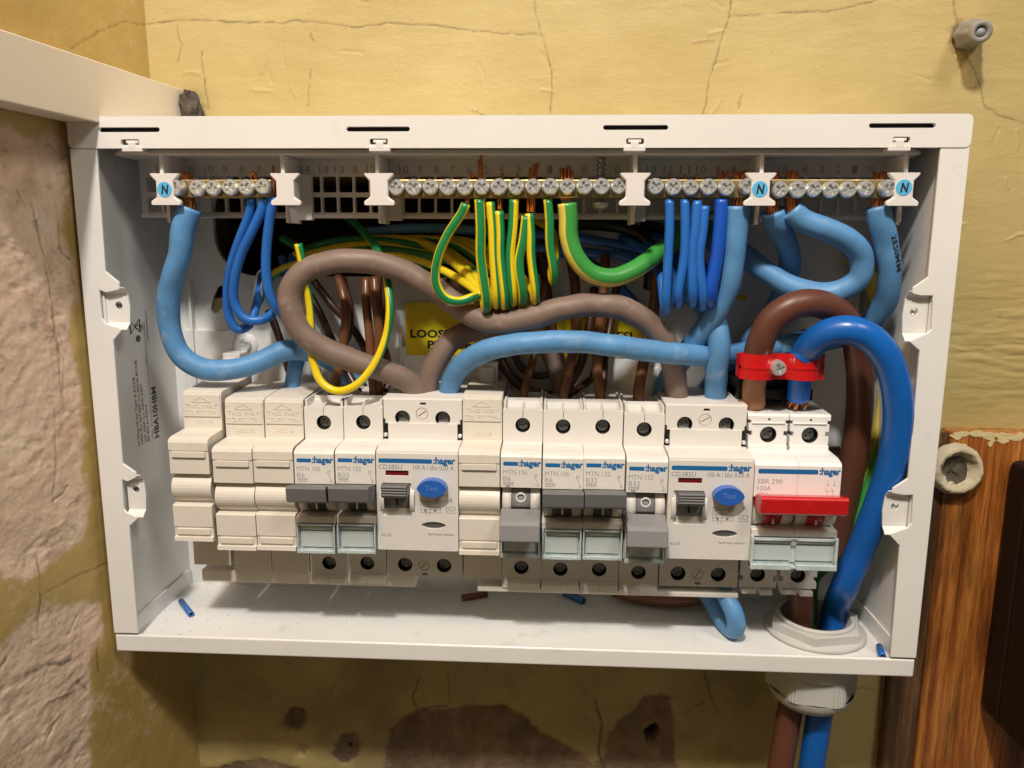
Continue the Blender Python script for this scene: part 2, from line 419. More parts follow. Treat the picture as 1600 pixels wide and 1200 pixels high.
def grid_mesh(name, U, Z, H, C, to3, m):
    nu, nz = len(U), len(Z)
    pts = to3(H).reshape(-1, 3)*S
    me = bpy.data.meshes.new(name); me.vertices.add(nu*nz); me.vertices.foreach_set('co', pts.ravel())
    i = np.arange(nu-1); j = np.arange(nz-1); I, J = np.meshgrid(i, j, indexing='ij'); a = (I*nz+J).ravel()
    quads = np.stack([a, a+nz, a+nz+1, a+1], 1)
    me.loops.add(quads.size); me.loops.foreach_set('vertex_index', quads.ravel().astype(np.int32))
    me.polygons.add(len(quads)); me.polygons.foreach_set('loop_start', (np.arange(len(quads))*4).astype(np.int32))
    me.polygons.foreach_set('loop_total', np.full(len(quads), 4, np.int32)); me.polygons.foreach_set('use_smooth', np.ones(len(quads), bool))
    me.update(calc_edges=True)
    ca = me.color_attributes.new('surface', 'FLOAT_COLOR', 'POINT'); ca.data.foreach_set('color', np.concatenate([C, np.ones((len(C), 1))], 1).ravel().astype(np.float32))
    me.materials.append(m); o = bpy.data.objects.new(name, me); col.objects.link(o); o['kind'] = 'structure'
    return o
def wxz(pl): return [(P(x, y, 59.6).x, P(x, y, 59.6).z) for x, y in pl]
# --- back wall
U = axis_samples(4.5, 445, .55, 4.4, 1100); Z = axis_samples(-110, 300, .55, -700, 800)
Z = Z[(Z > -700)]
X2, Z2 = np.meshgrid(U, Z, indexing='ij')
H = vnoise(X2, Z2, 90, 1, 4)*1.3+vnoise(X2*.5, Z2*1.3, 9, 2, 4, .6)*.28
n_edge = vnoise(X2, Z2, 14, 5, 4, .65)
WX = X2+n_edge*9; WZ = Z2+vnoise(X2, Z2, 14, 6, 4, .65)*9
pl = np.zeros(X2.shape); ck = np.zeros(X2.shape); dk = np.zeros(X2.shape)
patches = [[(600, 1260), (603, 1180), (608, 1135), (650, 1116), (720, 1106), (790, 1108), (845, 1145), (905, 1180), (950, 1215), (940, 1260)],
           [(925, 1260), (948, 1160), (968, 1130), (990, 1115), (1008, 1092), (1046, 1088), (1060, 1130), (1056, 1260)],
           [(1486, 28), (1508, 26), (1506, 78), (1490, 82)], [(530, 1150), (560, 1142), (566, 1172), (545, 1190), (520, 1185)],
           [(286, 150), (316, 158), (318, 190), (284, 190)], [(300, 1205), (420, 1190), (480, 1210), (460, 1270), (300, 1270)]]
for q in patches: pl = np.maximum(pl, inpoly(WX, WZ, wxz(q)).astype(float))
ax_, az_ = wxz([(460, 1125)])[0]; d = np.hypot(WX-ax_, WZ-az_); crater = np.clip(1-d/7.5, 0, 1); H -= 3*np.minimum(crater*2, 1); pl = np.maximum(pl, (d < 6.5)*.9)
ax_, az_ = wxz([(475, 1176)])[0]; d = np.hypot(WX-ax_, WZ-az_); H -= 1.5*np.clip(1.6-d/3, 0, 1); pl = np.maximum(pl, (d < 3.5)*.8)
fine = vnoise(X2, Z2, 3.2, 77, 4, .7)
pls = soft(pl, 5); pl = np.clip((pls+fine*.55-.27)*3.2, 0, 1); H -= pls*.9+pls*vnoise(X2, Z2, 20, 9, 6, .66)*3.0+pl*(.35+fine*.5)
dk = np.maximum(dk, pl*np.clip(vnoise(X2, Z2, 26, 12, 6, .65)*5+.2, 0, 1)*.45*(Z2 < 0))
stain = np.clip(soft((Z2 < 8).astype(float), 20)*(vnoise(X2, Z2, 60, 14, 6, .62)*4+.25), 0, 1)*.30; dk = np.maximum(dk, stain); pl = np.maximum(pl, stain*.9)
for (px, py, rr, dep) in ((1020, 1146, 3.0, 9), (546, 1166, 1.3, 3), (1500, 730, 1, 0)):
    ax_, az_ = wxz([(px, py)])[0]; d = np.hypot(WX-ax_, WZ-az_); k = np.clip((rr*1.25-d)/(rr*.4), 0, 1); H -= dep*k; dk = np.maximum(dk, k)
bcracks = [([(225, 38), (280, 32), (340, 33), (440, 37), (465, 32), (560, 43), (620, 35), (680, 40), (730, 48), (845, 55)], .38),
           ([(832, -30), (838, 30), (850, 60), (862, 120), (860, 190)], .30), ([(1147, -30), (1140, 25), (1128, 60), (1110, 120), (1097, 185)], .30),
           ([(1140, 25), (1200, 22), (1270, 18), (1290, 19), (1310, 14), (1390, -4)], .30),
           ([(1490, -30), (1492, 20), (1500, 45), (1512, 90), (1528, 120), (1538, 165), (1560, 180), (1620, 200)], .34),
           ([(1098, 1030), (1106, 1072), (1112, 1090), (1119, 1108)], .5), ([(1325, 1073), (1350, 1076), (1385, 1080)], .35),
           ([(1050, 1118), (1075, 1112), (1100, 1095)], .5), ([(1378, 1055), (1370, 1215)], .45), ([(930, 1095), (940, 1130), (936, 1175), (950, 1215)], 1.1),
           ([(545, 1040), (515, 1085)], .3), ([(655, 1060), (645, 1090), (652, 1108), (700, 1104)], .5), ([(700, 1050), (703, 1095)], .4),
           ([(275, 40), (283, 70), (277, 95)], .22), ([(315, 80), (320, 130), (325, 170)], .25), ([(485, 110), (480, 165)], .22)]
jx = vnoise(X2, Z2, 5, 21, 3)*1.6; jz = vnoise(X2, Z2, 5, 22, 3)*1.6
for pts, cw in bcracks:
    q = wxz(pts); xs = [a for a, b in q]; zs = [b for a, b in q]
    box = (U > min(xs)-6) & (U < max(xs)+6); bz = (Z > min(zs)-6) & (Z < max(zs)+6); ix = np.ix_(box, bz)
    d = distline(X2[ix]+jx[ix], Z2[ix]+jz[ix], q); k = np.clip(1.15-d/(cw*.8+.22), 0, 1); ck[ix] = np.maximum(ck[ix], k*(.66 if cw < .45 else .8)*np.clip(.75+fine[ix]*2.2, .25, 1)); H[ix] -= k*.12
# scratches and brush seams
for k in range(46):
    x0 = rnd.uniform(20, 440); z0 = rnd.uniform(235, 295) if k < 28 else rnd.uniform(110, 235); 
    if k >= 28: x0 = rnd.uniform(365, 440)
    L_ = rnd.uniform(3, 14); a = rnd.uniform(-.5, .5)+(math.pi/2 if rnd.random() < .4 else 0)
    box = (U > x0-16) & (U < x0+16); bz = (Z > z0-16) & (Z < z0+16); ix = np.ix_(box, bz)
    if not (box.any() and bz.any()): continue
    d = distline(X2[ix]+jx[ix]*2, Z2[ix]+jz[ix]*2, [(x0, z0), (x0+L_*math.cos(a), z0+L_*math.sin(a))])
    H[ix] += np.clip(1.2-d/.8, 0, 1)*rnd.choice((-.2, .22, .3))
    if k % 6 == 0: pl[ix] = np.maximum(pl[ix], (d < .5)*.5)
# rough scratched area right of the enclosure
rough = np.clip(1-np.hypot((X2-405)/40, (Z2-135)/42), 0, 1); H += rough*np.abs(vnoise(X2*.25, Z2*1.2, 5, 31, 3))*2.2
# the cable entry hole behind the enclosure
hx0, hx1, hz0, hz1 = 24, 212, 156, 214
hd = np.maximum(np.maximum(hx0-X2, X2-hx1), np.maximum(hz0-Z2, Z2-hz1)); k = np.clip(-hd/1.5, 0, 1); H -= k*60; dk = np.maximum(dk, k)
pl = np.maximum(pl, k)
ywall = lambda Hh: np.stack([X2, 59.6-Hh, Z2], -1)
wm = paint_material('old_yellow_painted_plaster', (.53, .425, .185), (.45, .345, .13), (.27, .185, .11), (.18, .12, .07), (.055, .037, .022))
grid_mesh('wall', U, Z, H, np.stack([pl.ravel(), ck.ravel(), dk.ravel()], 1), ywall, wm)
# --- side wall on the left, coming towards the camera
U = axis_samples(0, 200, .6, -0.5, 900); Z = axis_samples(-115, 300, .6, -700, 800)
X2, Z2 = np.meshgrid(U, Z, indexing='ij')
H = vnoise(X2, Z2, 70, 41, 4)*1.5+vnoise(X2, Z2, 10, 42, 4)*.4
n_e = vnoise(X2, Z2, 16, 45, 5, .65); WX = X2+n_e*8; WZ = Z2+vnoise(X2, Z2, 16, 46, 5, .65)*10
lp = lambda q: [PL(x, y) for x, y in q]
pA = lp([(-400, 185), (0, 190), (25, 215), (60, 238), (80, 205), (100, 225), (102, 290), (90, 330), (95, 370), (112, 400), (122, 470), (108, 490), (112, 560), (118, 620), (127, 700), (124, 740), (131, 800), (125, 845), (85, 872), (60, 890), (20, 895), (-30, 880), (-400, 900)])
pB = lp([(-400, 1040), (0, 1010), (30, 985), (42, 960), (95, 950), (155, 932), (166, 985), (142, 1040), (146, 1100), (134, 1230), (-400, 1260)])
pl = np.maximum(inpoly(WX, WZ, pA), inpoly(WX, WZ, pB)).astype(float)
fine = vnoise(X2, Z2, 3.2, 78, 4, .7)
pls = soft(pl, 5); pl = np.clip((pls+fine*.6+vnoise(X2, Z2, 14, 79, 4, .6)*.7-.14)*2.6, 0, 1)
H -= pls*.4+pls*vnoise(X2*.8, Z2, 34, 47, 6, .62)*1.2+pls*np.clip(vnoise(X2*.5, Z2*1.4, 12, 48, 5, .68), 0, 1)*1.3+pl*fine*.45
# trowel ridges
rid = np.abs(np.sin((Z2*1.0+X2*.55+vnoise(X2, Z2, 18, 50, 3)*14)/2.6))**3; zone = np.clip(vnoise(X2, Z2, 45, 51, 2)*7+.1, 0, 1); H += pl*rid*zone*.12
ck = np.zeros(X2.shape); dk = np.zeros(X2.shape)
jx = vnoise(X2, Z2, 5, 61, 3)*1.8; jz = vnoise(X2, Z2, 5, 62, 3)*1.8
lcracks = [([(110, 76), (150, 52), (190, 35), (232, 38)], .35), ([(58, 870), (63, 910), (64, 950), (59, 992)], .45), ([(170, 880), (130, 895), (100, 912), (66, 930)], .3),
           ([(55, 325), (66, 380), (78, 440), (86, 500), (90, 560)], .35), ([(84, 640), (86, 720), (82, 790)], .35), ([(88, 320), (96, 390), (110, 405)], .6),
           ([(42, 1052), (60, 1046), (82, 1036), (100, 1040), (114, 1032)], 1.2), ([(122, 1064), (138, 1076)], 1.2), ([(152, 1015), (156, 1050)], .5), ([(30, 300), (42, 325)], .5), ([(88, 500), (98, 640), (100, 560)], .25)]
for pts, cw in lcracks:
    q = lp(pts); xs = [a for a, b in q]; zs = [b for a, b in q]
    box = (U > min(xs)-6) & (U < max(xs)+6); bz = (Z > min(zs)-6) & (Z < max(zs)+6); ix = np.ix_(box, bz)
    d = distline(X2[ix]+jx[ix], Z2[ix]+jz[ix], q); k = np.clip(1.15-d/(cw*.8+.22), 0, 1); ck[ix] = np.maximum(ck[ix], k*.7*np.clip(.7+fine[ix]*2.4, .2, 1)); H[ix] -= k*.12
for k in range(60):
    x0 = rnd.uniform(10, 170); z0 = rnd.uniform(-90, 230); a = rnd.uniform(-.9, .2); L_ = rnd.uniform(3, 16)
    box = (U > x0-18) & (U < x0+18); bz = (Z > z0-18) & (Z < z0+18); ix = np.ix_(box, bz)
    d = distline(X2[ix]+jx[ix]*2, Z2[ix]+jz[ix]*2, [(x0, z0), (x0+L_*math.cos(a), z0+L_*math.sin(a))])
    H[ix] += np.clip(1.2-d/.7, 0, 1)*rnd.choice((-.35, -.3, .25))*pl[ix]
    if k % 4 == 0: ck[ix] = np.maximum(ck[ix], np.clip(1-d/.7, 0, 1)*.75*pl[ix])
to_side = lambda Hh: np.stack([LO.x+LD.x*X2+LN.x*Hh, LO.y+LD.y*X2+LN.y*Hh, Z2], -1)
lm = paint_material('scraped_side_wall_plaster', (.60, .44, .155), (.46, .31, .10), (.86, .67, .51), (.76, .55, .40), (.12, .08, .05))
grid_mesh('side_wall', U, Z, H, np.stack([pl.ravel(), ck.ravel(), dk.ravel()], 1), to_side, lm)

# --- trunking on the side wall
def obox(mb, o, u, n, L, Wd, z0, z1):
    o = Vector(o); v = [o+u*a+n*b+Vector((0, 0, z)) for a in (0, L) for b in (0, Wd) for z in (z0, z1)]
    mb.add(v, [(0, 1, 3, 2), (4, 6, 7, 5), (0, 4, 5, 1), (2, 3, 7, 6), (0, 2, 6, 4), (1, 5, 7, 3)])
bs = Vector((21.3, 57, 0))
tr = thing('trunking', 'cream plastic trunking running along the side wall above the enclosure', 'trunking', (bs.x, bs.y, 229))
mb = MB(); obox(mb, bs-LN*14, LD, LN, 122, 12.6, 229.3, 252.3); build('channel', mb, M['beam'], tr, off=(bs.x, bs.y, 229), bevel=.6)
mb = MB(); obox(mb, bs-LN*1.4+LD*.3, LD, LN, 122, 1.4, 229.0, 252.6); build('lid', mb, M['beam'], tr, off=(bs.x, bs.y, 229), bevel=.5)
def lump(name, c, sx, sy, sz, m, label, cat, seed):
    rg = np.random.RandomState(seed); mb = MB(); n, k = 22, 14; vs = []; fs = []
    for i in range(k+1):
        th = math.pi*i/k
        for j in range(n):
            p = 2*math.pi*j/n; r = 1+.22*math.sin(3*p+seed)*math.sin(2*th)+.16*(rg.rand()-.5)*2
            vs.append((c[0]+sx*r*math.sin(th)*math.cos(p), c[1]+sy*r*math.sin(th)*math.sin(p), c[2]+sz*r*math.cos(th)))
    for i in range(k):
        for j in range(n): fs.append((i*n+j, i*n+(j+1) % n, (i+1)*n+(j+1) % n, (i+1)*n+j))
    mb.add(vs, fs); o = build(name, mb, m, off=c); tag(o, label, cat); return o
lump('mortar_lump', P(298, 170, 55), 4.6, 4, 7.6, M['rock'], 'broken grey lump of mortar at the end of the cream trunking', 'mortar', 3)

# --- joinery on the right
def wood(name, c0, c1, c2, dark):
    m = bpy.data.materials.new(name); m.use_nodes = True; nt = m.node_tree; N = nt.nodes; L = nt.links; b = N['Principled BSDF']
    tc = N.new('ShaderNodeTexCoord'); mp = N.new('ShaderNodeMapping'); mp.inputs['Scale'].default_value = (1, 1, .045); L.new(tc.outputs['Object'], mp.inputs[0])
    n = N.new('ShaderNodeTexNoise'); n.inputs['Scale'].default_value = 290; n.inputs['Detail'].default_value = 9; n.inputs['Distortion'].default_value = .35; L.new(mp.outputs[0], n.inputs['Vector'])
    cr = N.new('ShaderNodeValToRGB'); cr.color_ramp.elements[0].position = .32; cr.color_ramp.elements[0].color = (*c0, 1); cr.color_ramp.elements[1].position = .66; cr.color_ramp.elements[1].color = (*c2, 1)
    e = cr.color_ramp.elements.new(.48); e.color = (*c1, 1); L.new(n.outputs['Fac'], cr.inputs[0])
    n2 = N.new('ShaderNodeTexNoise'); n2.inputs['Scale'].default_value = 34; n2.inputs['Detail'].default_value = 7
    mp2 = N.new('ShaderNodeMapping'); mp2.inputs['Scale'].default_value = (2.2, 1, .5); L.new(tc.outputs['Object'], mp2.inputs[0]); L.new(mp2.outputs[0], n2.inputs['Vector'])
    r = N.new('ShaderNodeMapRange'); r.inputs['From Min'].default_value = .46; r.inputs['From Max'].default_value = .66; r.inputs['To Max'].default_value = dark; L.new(n2.outputs['Fac'], r.inputs['Value'])
    mx = N.new('ShaderNodeMix'); mx.data_type = 'RGBA'; L.new(r.outputs[0], mx.inputs[0]); L.new(cr.outputs[0], mx.inputs[6]); mx.inputs[7].default_value = (.035, .016, .007, 1)
    n3 = N.new('ShaderNodeTexNoise'); n3.inputs['Scale'].default_value = 260; n3.inputs['Detail'].default_value = 5
    r3 = N.new('ShaderNodeMapRange'); r3.inputs['From Min'].default_value = .62; r3.inputs['From Max'].default_value = .74; r3.inputs['To Max'].default_value = .5; L.new(n3.outputs['Fac'], r3.inputs['Value'])
    mx3 = N.new('ShaderNodeMix'); mx3.data_type = 'RGBA'; L.new(r3.outputs[0], mx3.inputs[0]); L.new(mx.outputs[2], mx3.inputs[6]); mx3.inputs[7].default_value = (.33, .24, .15, 1)
    n4 = N.new('ShaderNodeTexNoise'); n4.inputs['Scale'].default_value = 1500; n4.inputs['Detail'].default_value = 6; n4.inputs['Roughness'].default_value = .7; L.new(mp.outputs[0], n4.inputs['Vector'])
    r4 = N.new('ShaderNodeMapRange'); r4.inputs['From Min'].default_value = .35; r4.inputs['From Max'].default_value = .65; r4.inputs['To Min'].default_value = .55; r4.inputs['To Max'].default_value = 1.2; L.new(n4.outputs['Fac'], r4.inputs['Value'])
    mx4 = N.new('ShaderNodeMix'); mx4.data_type = 'RGBA'; mx4.blend_type = 'MULTIPLY'; mx4.inputs[0].default_value = 1; L.new(mx3.outputs[2], mx4.inputs[6]); L.new(r4.outputs[0], mx4.inputs[7])
    L.new(mx4.outputs[2], b.inputs['Base Color']); b.inputs['Roughness'].default_value = .30; b.inputs['Coat Weight'].default_value = .35; b.inputs['Coat Roughness'].default_value = .18
    bp = N.new('ShaderNodeBump'); bp.inputs['Distance'].default_value = .18*S; L.new(n.outputs['Fac'], bp.inputs['Height']); L.new(bp.outputs[0], b.inputs['Normal'])
    return m
w1 = wood('varnished_orange_pine', (.21, .064, .013), (.42, .135, .025), (.55, .22, .05), .6)
w2 = wood('dark_stained_pine', (.045, .022, .010), (.10, .045, .018), (.16, .085, .04), .8)
mb = MB(); mb.prism([[(0, 52.5), (15.2, 52.5), (15.2, 59.4), (0, 59.4)]], 'z', -400, 96); o = build('dark_board', mb, w2, bevel=.6); o.location = Vector((367.6, 0, 0))*S
tag(o, 'dark stained board edge directly behind the lower right corner of the enclosure', 'board')
mb = MB(); mb.prism([[(0, 51.2), (.8, 50.4), (70, 50.4), (70, 59.4), (0, 59.4)]], 'z', -400, 96.8); o = build('varnished_board', mb, w1, bevel=.8); o.location = Vector((382.9, 0, 0))*S
tag(o, 'orange varnished pine board with vertical grain between the enclosure and the black box', 'board')
# smears of cream paint along the top of the board
mb = MB(); rg = random.Random(5)
for k in range(46):
    x = rg.uniform(400, 440) if k > 8 else rg.uniform(385, 400); z = 96.2-abs(rg.gauss(0, 2.6 if x > 400 else .8)); a, b_ = rg.uniform(.8, 3.8), rg.uniform(.4, 1.6); ph = rg.uniform(0, 6)
    mb.prism([[(x+a*math.cos(t)*(1+.25*math.sin(3*t+ph)), z+b_*math.sin(t)*(1+.3*math.sin(2*t+ph))) for t in [i*6.283/11 for i in range(11)]]], 'y', 50.05+k*.004, 50.5)
o = build('paint_smear', mb, mat('cream_paint_smear', (.66, .54, .28), .6, var=.15, vscale=200), off=(410, 50, 95)); tag(o, 'smears of cream paint along the top edge of the orange board', 'paint', kind='stuff')
# old socket rim filled with plaster
kc = P(1497, 735, 46); kn = thing('filled_socket', 'round cream plaster socket with a dark hollow on the orange board', 'socket', (kc.x, 50, kc.z))
def rough_lathe(prof, c, n, amp, seed):
    mb = MB().lathe(prof, c, 'y', n); rg = np.random.RandomState(seed)
    mb.v = [tuple(np.array(v)+(rg.rand(3)-.5)*amp) for v in mb.v]; return mb
rim = rough_lathe([(12.2, 50.3), (12.0, 47.0), (11.2, 45.0), (10.0, 43.9), (8.8, 44.4), (7.8, 45.8), (6.9, 47.2), (6.0, 48.5), (3.5, 49.5)], (kc.x, 0, kc.z), 46, .75, 8)
build('rim', rim, M['knob'], kn, off=(kc.x, 50, kc.z))
hol = rough_lathe([(6.6, 46.9), (5.6, 47.9), (3.5, 48.4), (.1, 48.2)], (kc.x-1.6, 0, kc.z-.6), 24, .9, 9); build('hollow', hol, M['knob_in'], kn, off=(kc.x, 50, kc.z))
# black meter box
mx0 = P(1527, 1105, 50); mt = thing('meter_box', 'black glossy box at the far right edge on the varnished board', 'meter box', (mx0.x, 50, mx0.z))
mb = MB(); mb.box(mx0.x, mx0.x+120, 2, 50.2, mx0.z, 84.5); build('case', mb, M['meter'], mt, off=(mx0.x, 50, mx0.z), bevel=4, seg=4)
mb = MB(); mb.box(mx0.x+8, mx0.x+112, .2, 2.2, mx0.z+8, 76); build('cover', mb, M['meter'], mt, off=(mx0.x, 50, mx0.z), bevel=1, seg=3)
mb = MB().box(mx0.x-.35, mx0.x+2, 33, 34.2, mx0.z+3, 82); build('seam', mb, M['hole'], mt, off=(mx0.x, 50, mx0.z))
# wall plug at the top right
a = P(1513, 54, 58); b = P(1534, 49, 43)
pg = thing('wall_plug', 'ribbed grey plastic wall plug sticking out of the yellow wall', 'wall plug', a)
ax = (b-a).normalized(); L_ = (b-a).length
def tubeprof(prof, a, ax, n=24, ripple=0):
    mb = MB(); u = ax.orthogonal().normalized(); w_ = ax.cross(u); vs = []; fs = []
    for r, t in prof:
        for i in range(n):
            an = 2*math.pi*i/n; rr = r*(1+(ripple if i % 4 < 2 else 0)); vs.append(a+ax*t+(u*math.cos(an)+w_*math.sin(an))*rr)
    for k in range(len(prof)-1):
        for i in range(n): fs.append((k*n+i, k*n+(i+1) % n, (k+1)*n+(i+1) % n, (k+1)*n+i))
    mb.add(vs, fs, 0, True); return mb
build('body', tubeprof([(4.2, -4), (5.9, .5), (5.6, 2.2), (4.7, 3.0), (5.3, 4.6), (4.5, 5.6), (5.0, 7.4), (4.2, 8.4), (4.5, 10.0), (3.9, 11), (3.9, L_-2)], a, ax, 28, .11), M['plug'], pg, off=a)
build('collar', tubeprof([(3.9, L_-4), (4.4, L_-3), (4.5, L_-.6), (4.1, L_), (2.5, L_), (2.2, L_-1), (2.0, L_-5)], a, ax, 28), M['plug'], pg, off=a)
build('core', tubeprof([(2.0, L_-2), (2.0, L_-.9), (.05, L_-.7)], a, ax, 18), mat('plug_core', (.30, .34, .36), .5), pg, off=a)

# ================================================================== THE ENCLOSURE
W, Hh = 352.1, 231.4
EN = thing('enclosure', 'open white metal enclosure with its cover removed, full of breakers and cables', 'enclosure', (W/2, D, 0))
EO = (W/2, D, 0)
def epart(name, mb, m='steel', bevel=0, seg=2, parent=None): return build(name, mb, M[m], parent or EN, off=EO, bevel=bevel, seg=seg)
xz = lambda px, py, Y=0: (P(px, py, Y).x, P(px, py, Y).z)
# back panel with entry hole and slot
stad = rrect(32, 166, 200, 216, 20, 8)
slot = [xz(x, y, 58) for x, y in [(353, 444), (356, 452), (350, 474), (342, 488), (334, 490), (330, 482), (333, 466), (341, 448)]]
mb = MB().prism([[(1, 5.8), (W-1, 5.8), (W-1, Hh-1), (1, Hh-1)], stad, slot], 'y', 57.4, 58.8); epart('back_panel', mb, 'steel_in')
for x0, x1 in ((0, 8.0), (W-8.0, W)):
    mb = MB().box(x0, x1, 1.4, 59, .6 if x0 == 0 else .6, Hh-1.3); epart('side_panel', mb, 'steel_in', .5)
mb = MB().prism([[(1, .6), (W-1, .6), (W-1, 58.9), (1, 58.9)], circle(319, 26, 19.5, 40)], 'z', 5.8, 7.0); epart('floor_panel', mb, 'steel_in', 0)
mb = MB().prism([[(0, 0), (W, 0), (W, 8.2), (0, 8.2)]], 'y', 0, 2.0); epart('bottom_lip', mb, 'steel', .8, 3)
mb = MB().box(.4, W-.4, 1.6, 59, .2, 1.2); mb2 = MB().box(.4, 4, 1.6, 59, 1.2, 5.8)
mb = MB().prism([[(.4, 1.6), (W-.4, 1.6), (W-.4, 59), (.4, 59)], circle(319, 26, 19.5, 40)], 'z', .2, 1.2); epart('bottom_panel', mb, 'steel')
# flaps folded up from the floor along each side
for s, x in ((1, 8.0), (-1, W-8.0)):
    mb = MB().prism([[(4, 6.9), (57, 6.9), (57, 14.5), (54, 15.6), (6, 15.6), (4, 14.5)]], 'x', x if s > 0 else x-.9, x+.9 if s > 0 else x); epart('side_flap', mb, 'steel_in', .3)
# top cap: front band with slots and notches, and the top sheet
holes = [rrect(*xz(px0, py+4), *xz(px1, py-4), .95) for px0, px1, py in ((156, 251, 203), (542, 641, 202), (942, 1044, 199.5), (1356, 1461, 196.5))]
notches = []
for px, py in ((205, 222.5), (592.5, 221.5), (992, 221), (1407, 218.5)):
    x0, z0 = xz(px-14, py+4.5); x1, z1 = xz(px+14, py-4.5); notches.append(rrect(x0, z0, x1, z1, .6, 2))
top_out = rrect(0, 219.2, W, Hh, 2.2, 5)
mb = MB().prism([top_out]+holes+notches, 'y', -.9, .9); epart('top_band', mb, 'steel', .35, 3)
mb = MB().box(.3, W-.3, .7, 59, Hh-1.8, Hh-.1); mb.box(.3, 1.6, .7, 59, 219.6, Hh-1.8); mb.box(W-1.6, W-.3, .7, 59, 219.6, Hh-1.8); epart('top_panel', mb, 'steel', .4)
mb = MB().box(1.5, W-1.5, 5.2, 6.0, 219.6, Hh-2); epart('inner_fold', mb, 'steel_in')
mb = MB()
for h in holes: mb.box(h[0][0]-26, h[0][0]+1.5, 1.6, 2.0, 223, 229.6)
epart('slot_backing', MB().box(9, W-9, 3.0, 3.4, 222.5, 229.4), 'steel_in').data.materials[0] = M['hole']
# side columns of the front frame, each with two pressed screw tabs
def col_outline(side):
    if side == 'L':
        inner = [(152, 232), (166, 424), (187, 441), (187.5, 452), 'A', (193, 514), (178, 532), (193, 724), (213, 738), (214, 745), 'B', (218, 808), (203, 822), (216.5, 989)]
    else:
        inner = [(1470, 222), (1449, 433), (1426, 449), (1425, 458), 'A', (1419, 533), (1436, 548), (1418, 747), (1395, 762), (1393, 770), 'B', (1388, 834), (1405, 852), (1391, 1026)]
    return inner
for side in 'LR':
    inner = col_outline(side); pts = [xz(*p) for p in inner if p not in ('A', 'B')]
    # leave a window where the pressed tab sits
    edge = 0.0 if side == 'L' else W
    outer = [(edge, pts[-1][1]-.1), (edge, pts[0][1]-.1)]
    tabs = {'L': [((156, 453), (166, 457), (187.5, 452), (196, 470), (197.5, 491), (193, 512), (166, 506), (160, 497)), ((192, 749), (200, 752), (214, 745), (221, 761), (222, 780), (218, 805), (198, 800), (194, 795))],
            'R': [((1457, 462), (1440, 462), (1425, 458), (1418, 476), (1415, 506), (1419, 530), (1449, 520), (1455, 515)), ((1426, 773), (1410, 773), (1393, 770), (1387, 787), (1384, 806), (1388, 832), (1418, 824), (1424, 817))]}[side]
    poly = []
    for p in inner:
        if p in ('A', 'B'):
            t = tabs[0 if p == 'A' else 1]; a_, b_, c_ = t[1], t[0], t[-1]
            poly += [xz(*t[1]), xz(*t[0]), xz(*t[-1]), xz(*t[-2])]
        else: poly.append(xz(*p))
    mb = MB().prism([outer+poly], 'y', -.55, .75); epart('front_column', mb, 'steel', .3, 3)
    hp = {'L': [(181, 478), (208, 767)], 'R': [(1432, 488), (1402, 794)]}[side]
    for (t, hc) in zip(tabs, hp):
        body = [xz(*p) for p in t]; h = circle(*xz(*hc), 1.55, 16)
        # recessed plate carried on curved returns above and below
        zt = max(p[1] for p in body); zb = min(p[1] for p in body)
        x0 = min(p[0] for p in body); x1 = max(p[0] for p in body); sx0, sx1 = (x0+.9, x1) if side == 'L' else (x0, x1-.9)
        bulge = [(sx1 if side == 'L' else sx0, zb+2.6), (sx1 if side == 'L' else sx0, zt-2.6)]
        rect = [(sx0, zb+2.2), (sx1, zb+2.2), (sx1+(.5 if side == 'L' else 0), (zb+zt)/2), (sx1, zt-2.2), (sx0, zt-2.2), (sx0-(.5 if side == 'R' else 0), (zb+zt)/2)]
        mb = MB().prism([rect, h], 'y', 2.2, 3.2)
        for s_, ze in ((1, zt), (-1, zb)):
            prof = []
            for i in range(9):
                t_ = i/8; yy = -.55+2.9*(.5-.5*math.cos(math.pi*t_)); prof.append((yy, ze+s_*.9-s_*3.4*t_))
            prof2 = [(y_+1.0, z_) for y_, z_ in reversed(prof)]
            mb.prism([prof+prof2], 'x', sx0+.05, sx1+(.0), smooth_side=False)
        o = epart('screw_tab', mb, 'steel', .12)
        for m_ in [build('screw_hole', MB().lathe([(1.5, 3.1), (1.5, 4.2), (.05, 4.2)], (*xz(*hc)[:1], 0, xz(*hc)[1]), 'y', 14), M['darkscrew'] if side == 'L' else M['zinc'], o, off=EO)]: pass
# grommet ring round the cable entry
def ring_loop(off, teeth=0):
    o = []; base = rrect(32-off, 166-off, 200+off, 216+off, 20+off, 26); n = len(base)
    for i, (x, z) in enumerate(base):
        if teeth:
            cx, cz = min(max(x, 52), 180), min(max(z, 186), 196); dx, dz = x-cx, z-cz; L = math.hypot(dx, dz) or 1; t = teeth if (i//2) % 2 else 0
            o.append((x+dx/L*t, z+dz/L*t))
        else: o.append((x, z))
    return o
mb = MB().prism([ring_loop(4.6, 1.7), ring_loop(-.8)], 'y', 54.8, 57.6); epart('grommet', mb, 'clip')
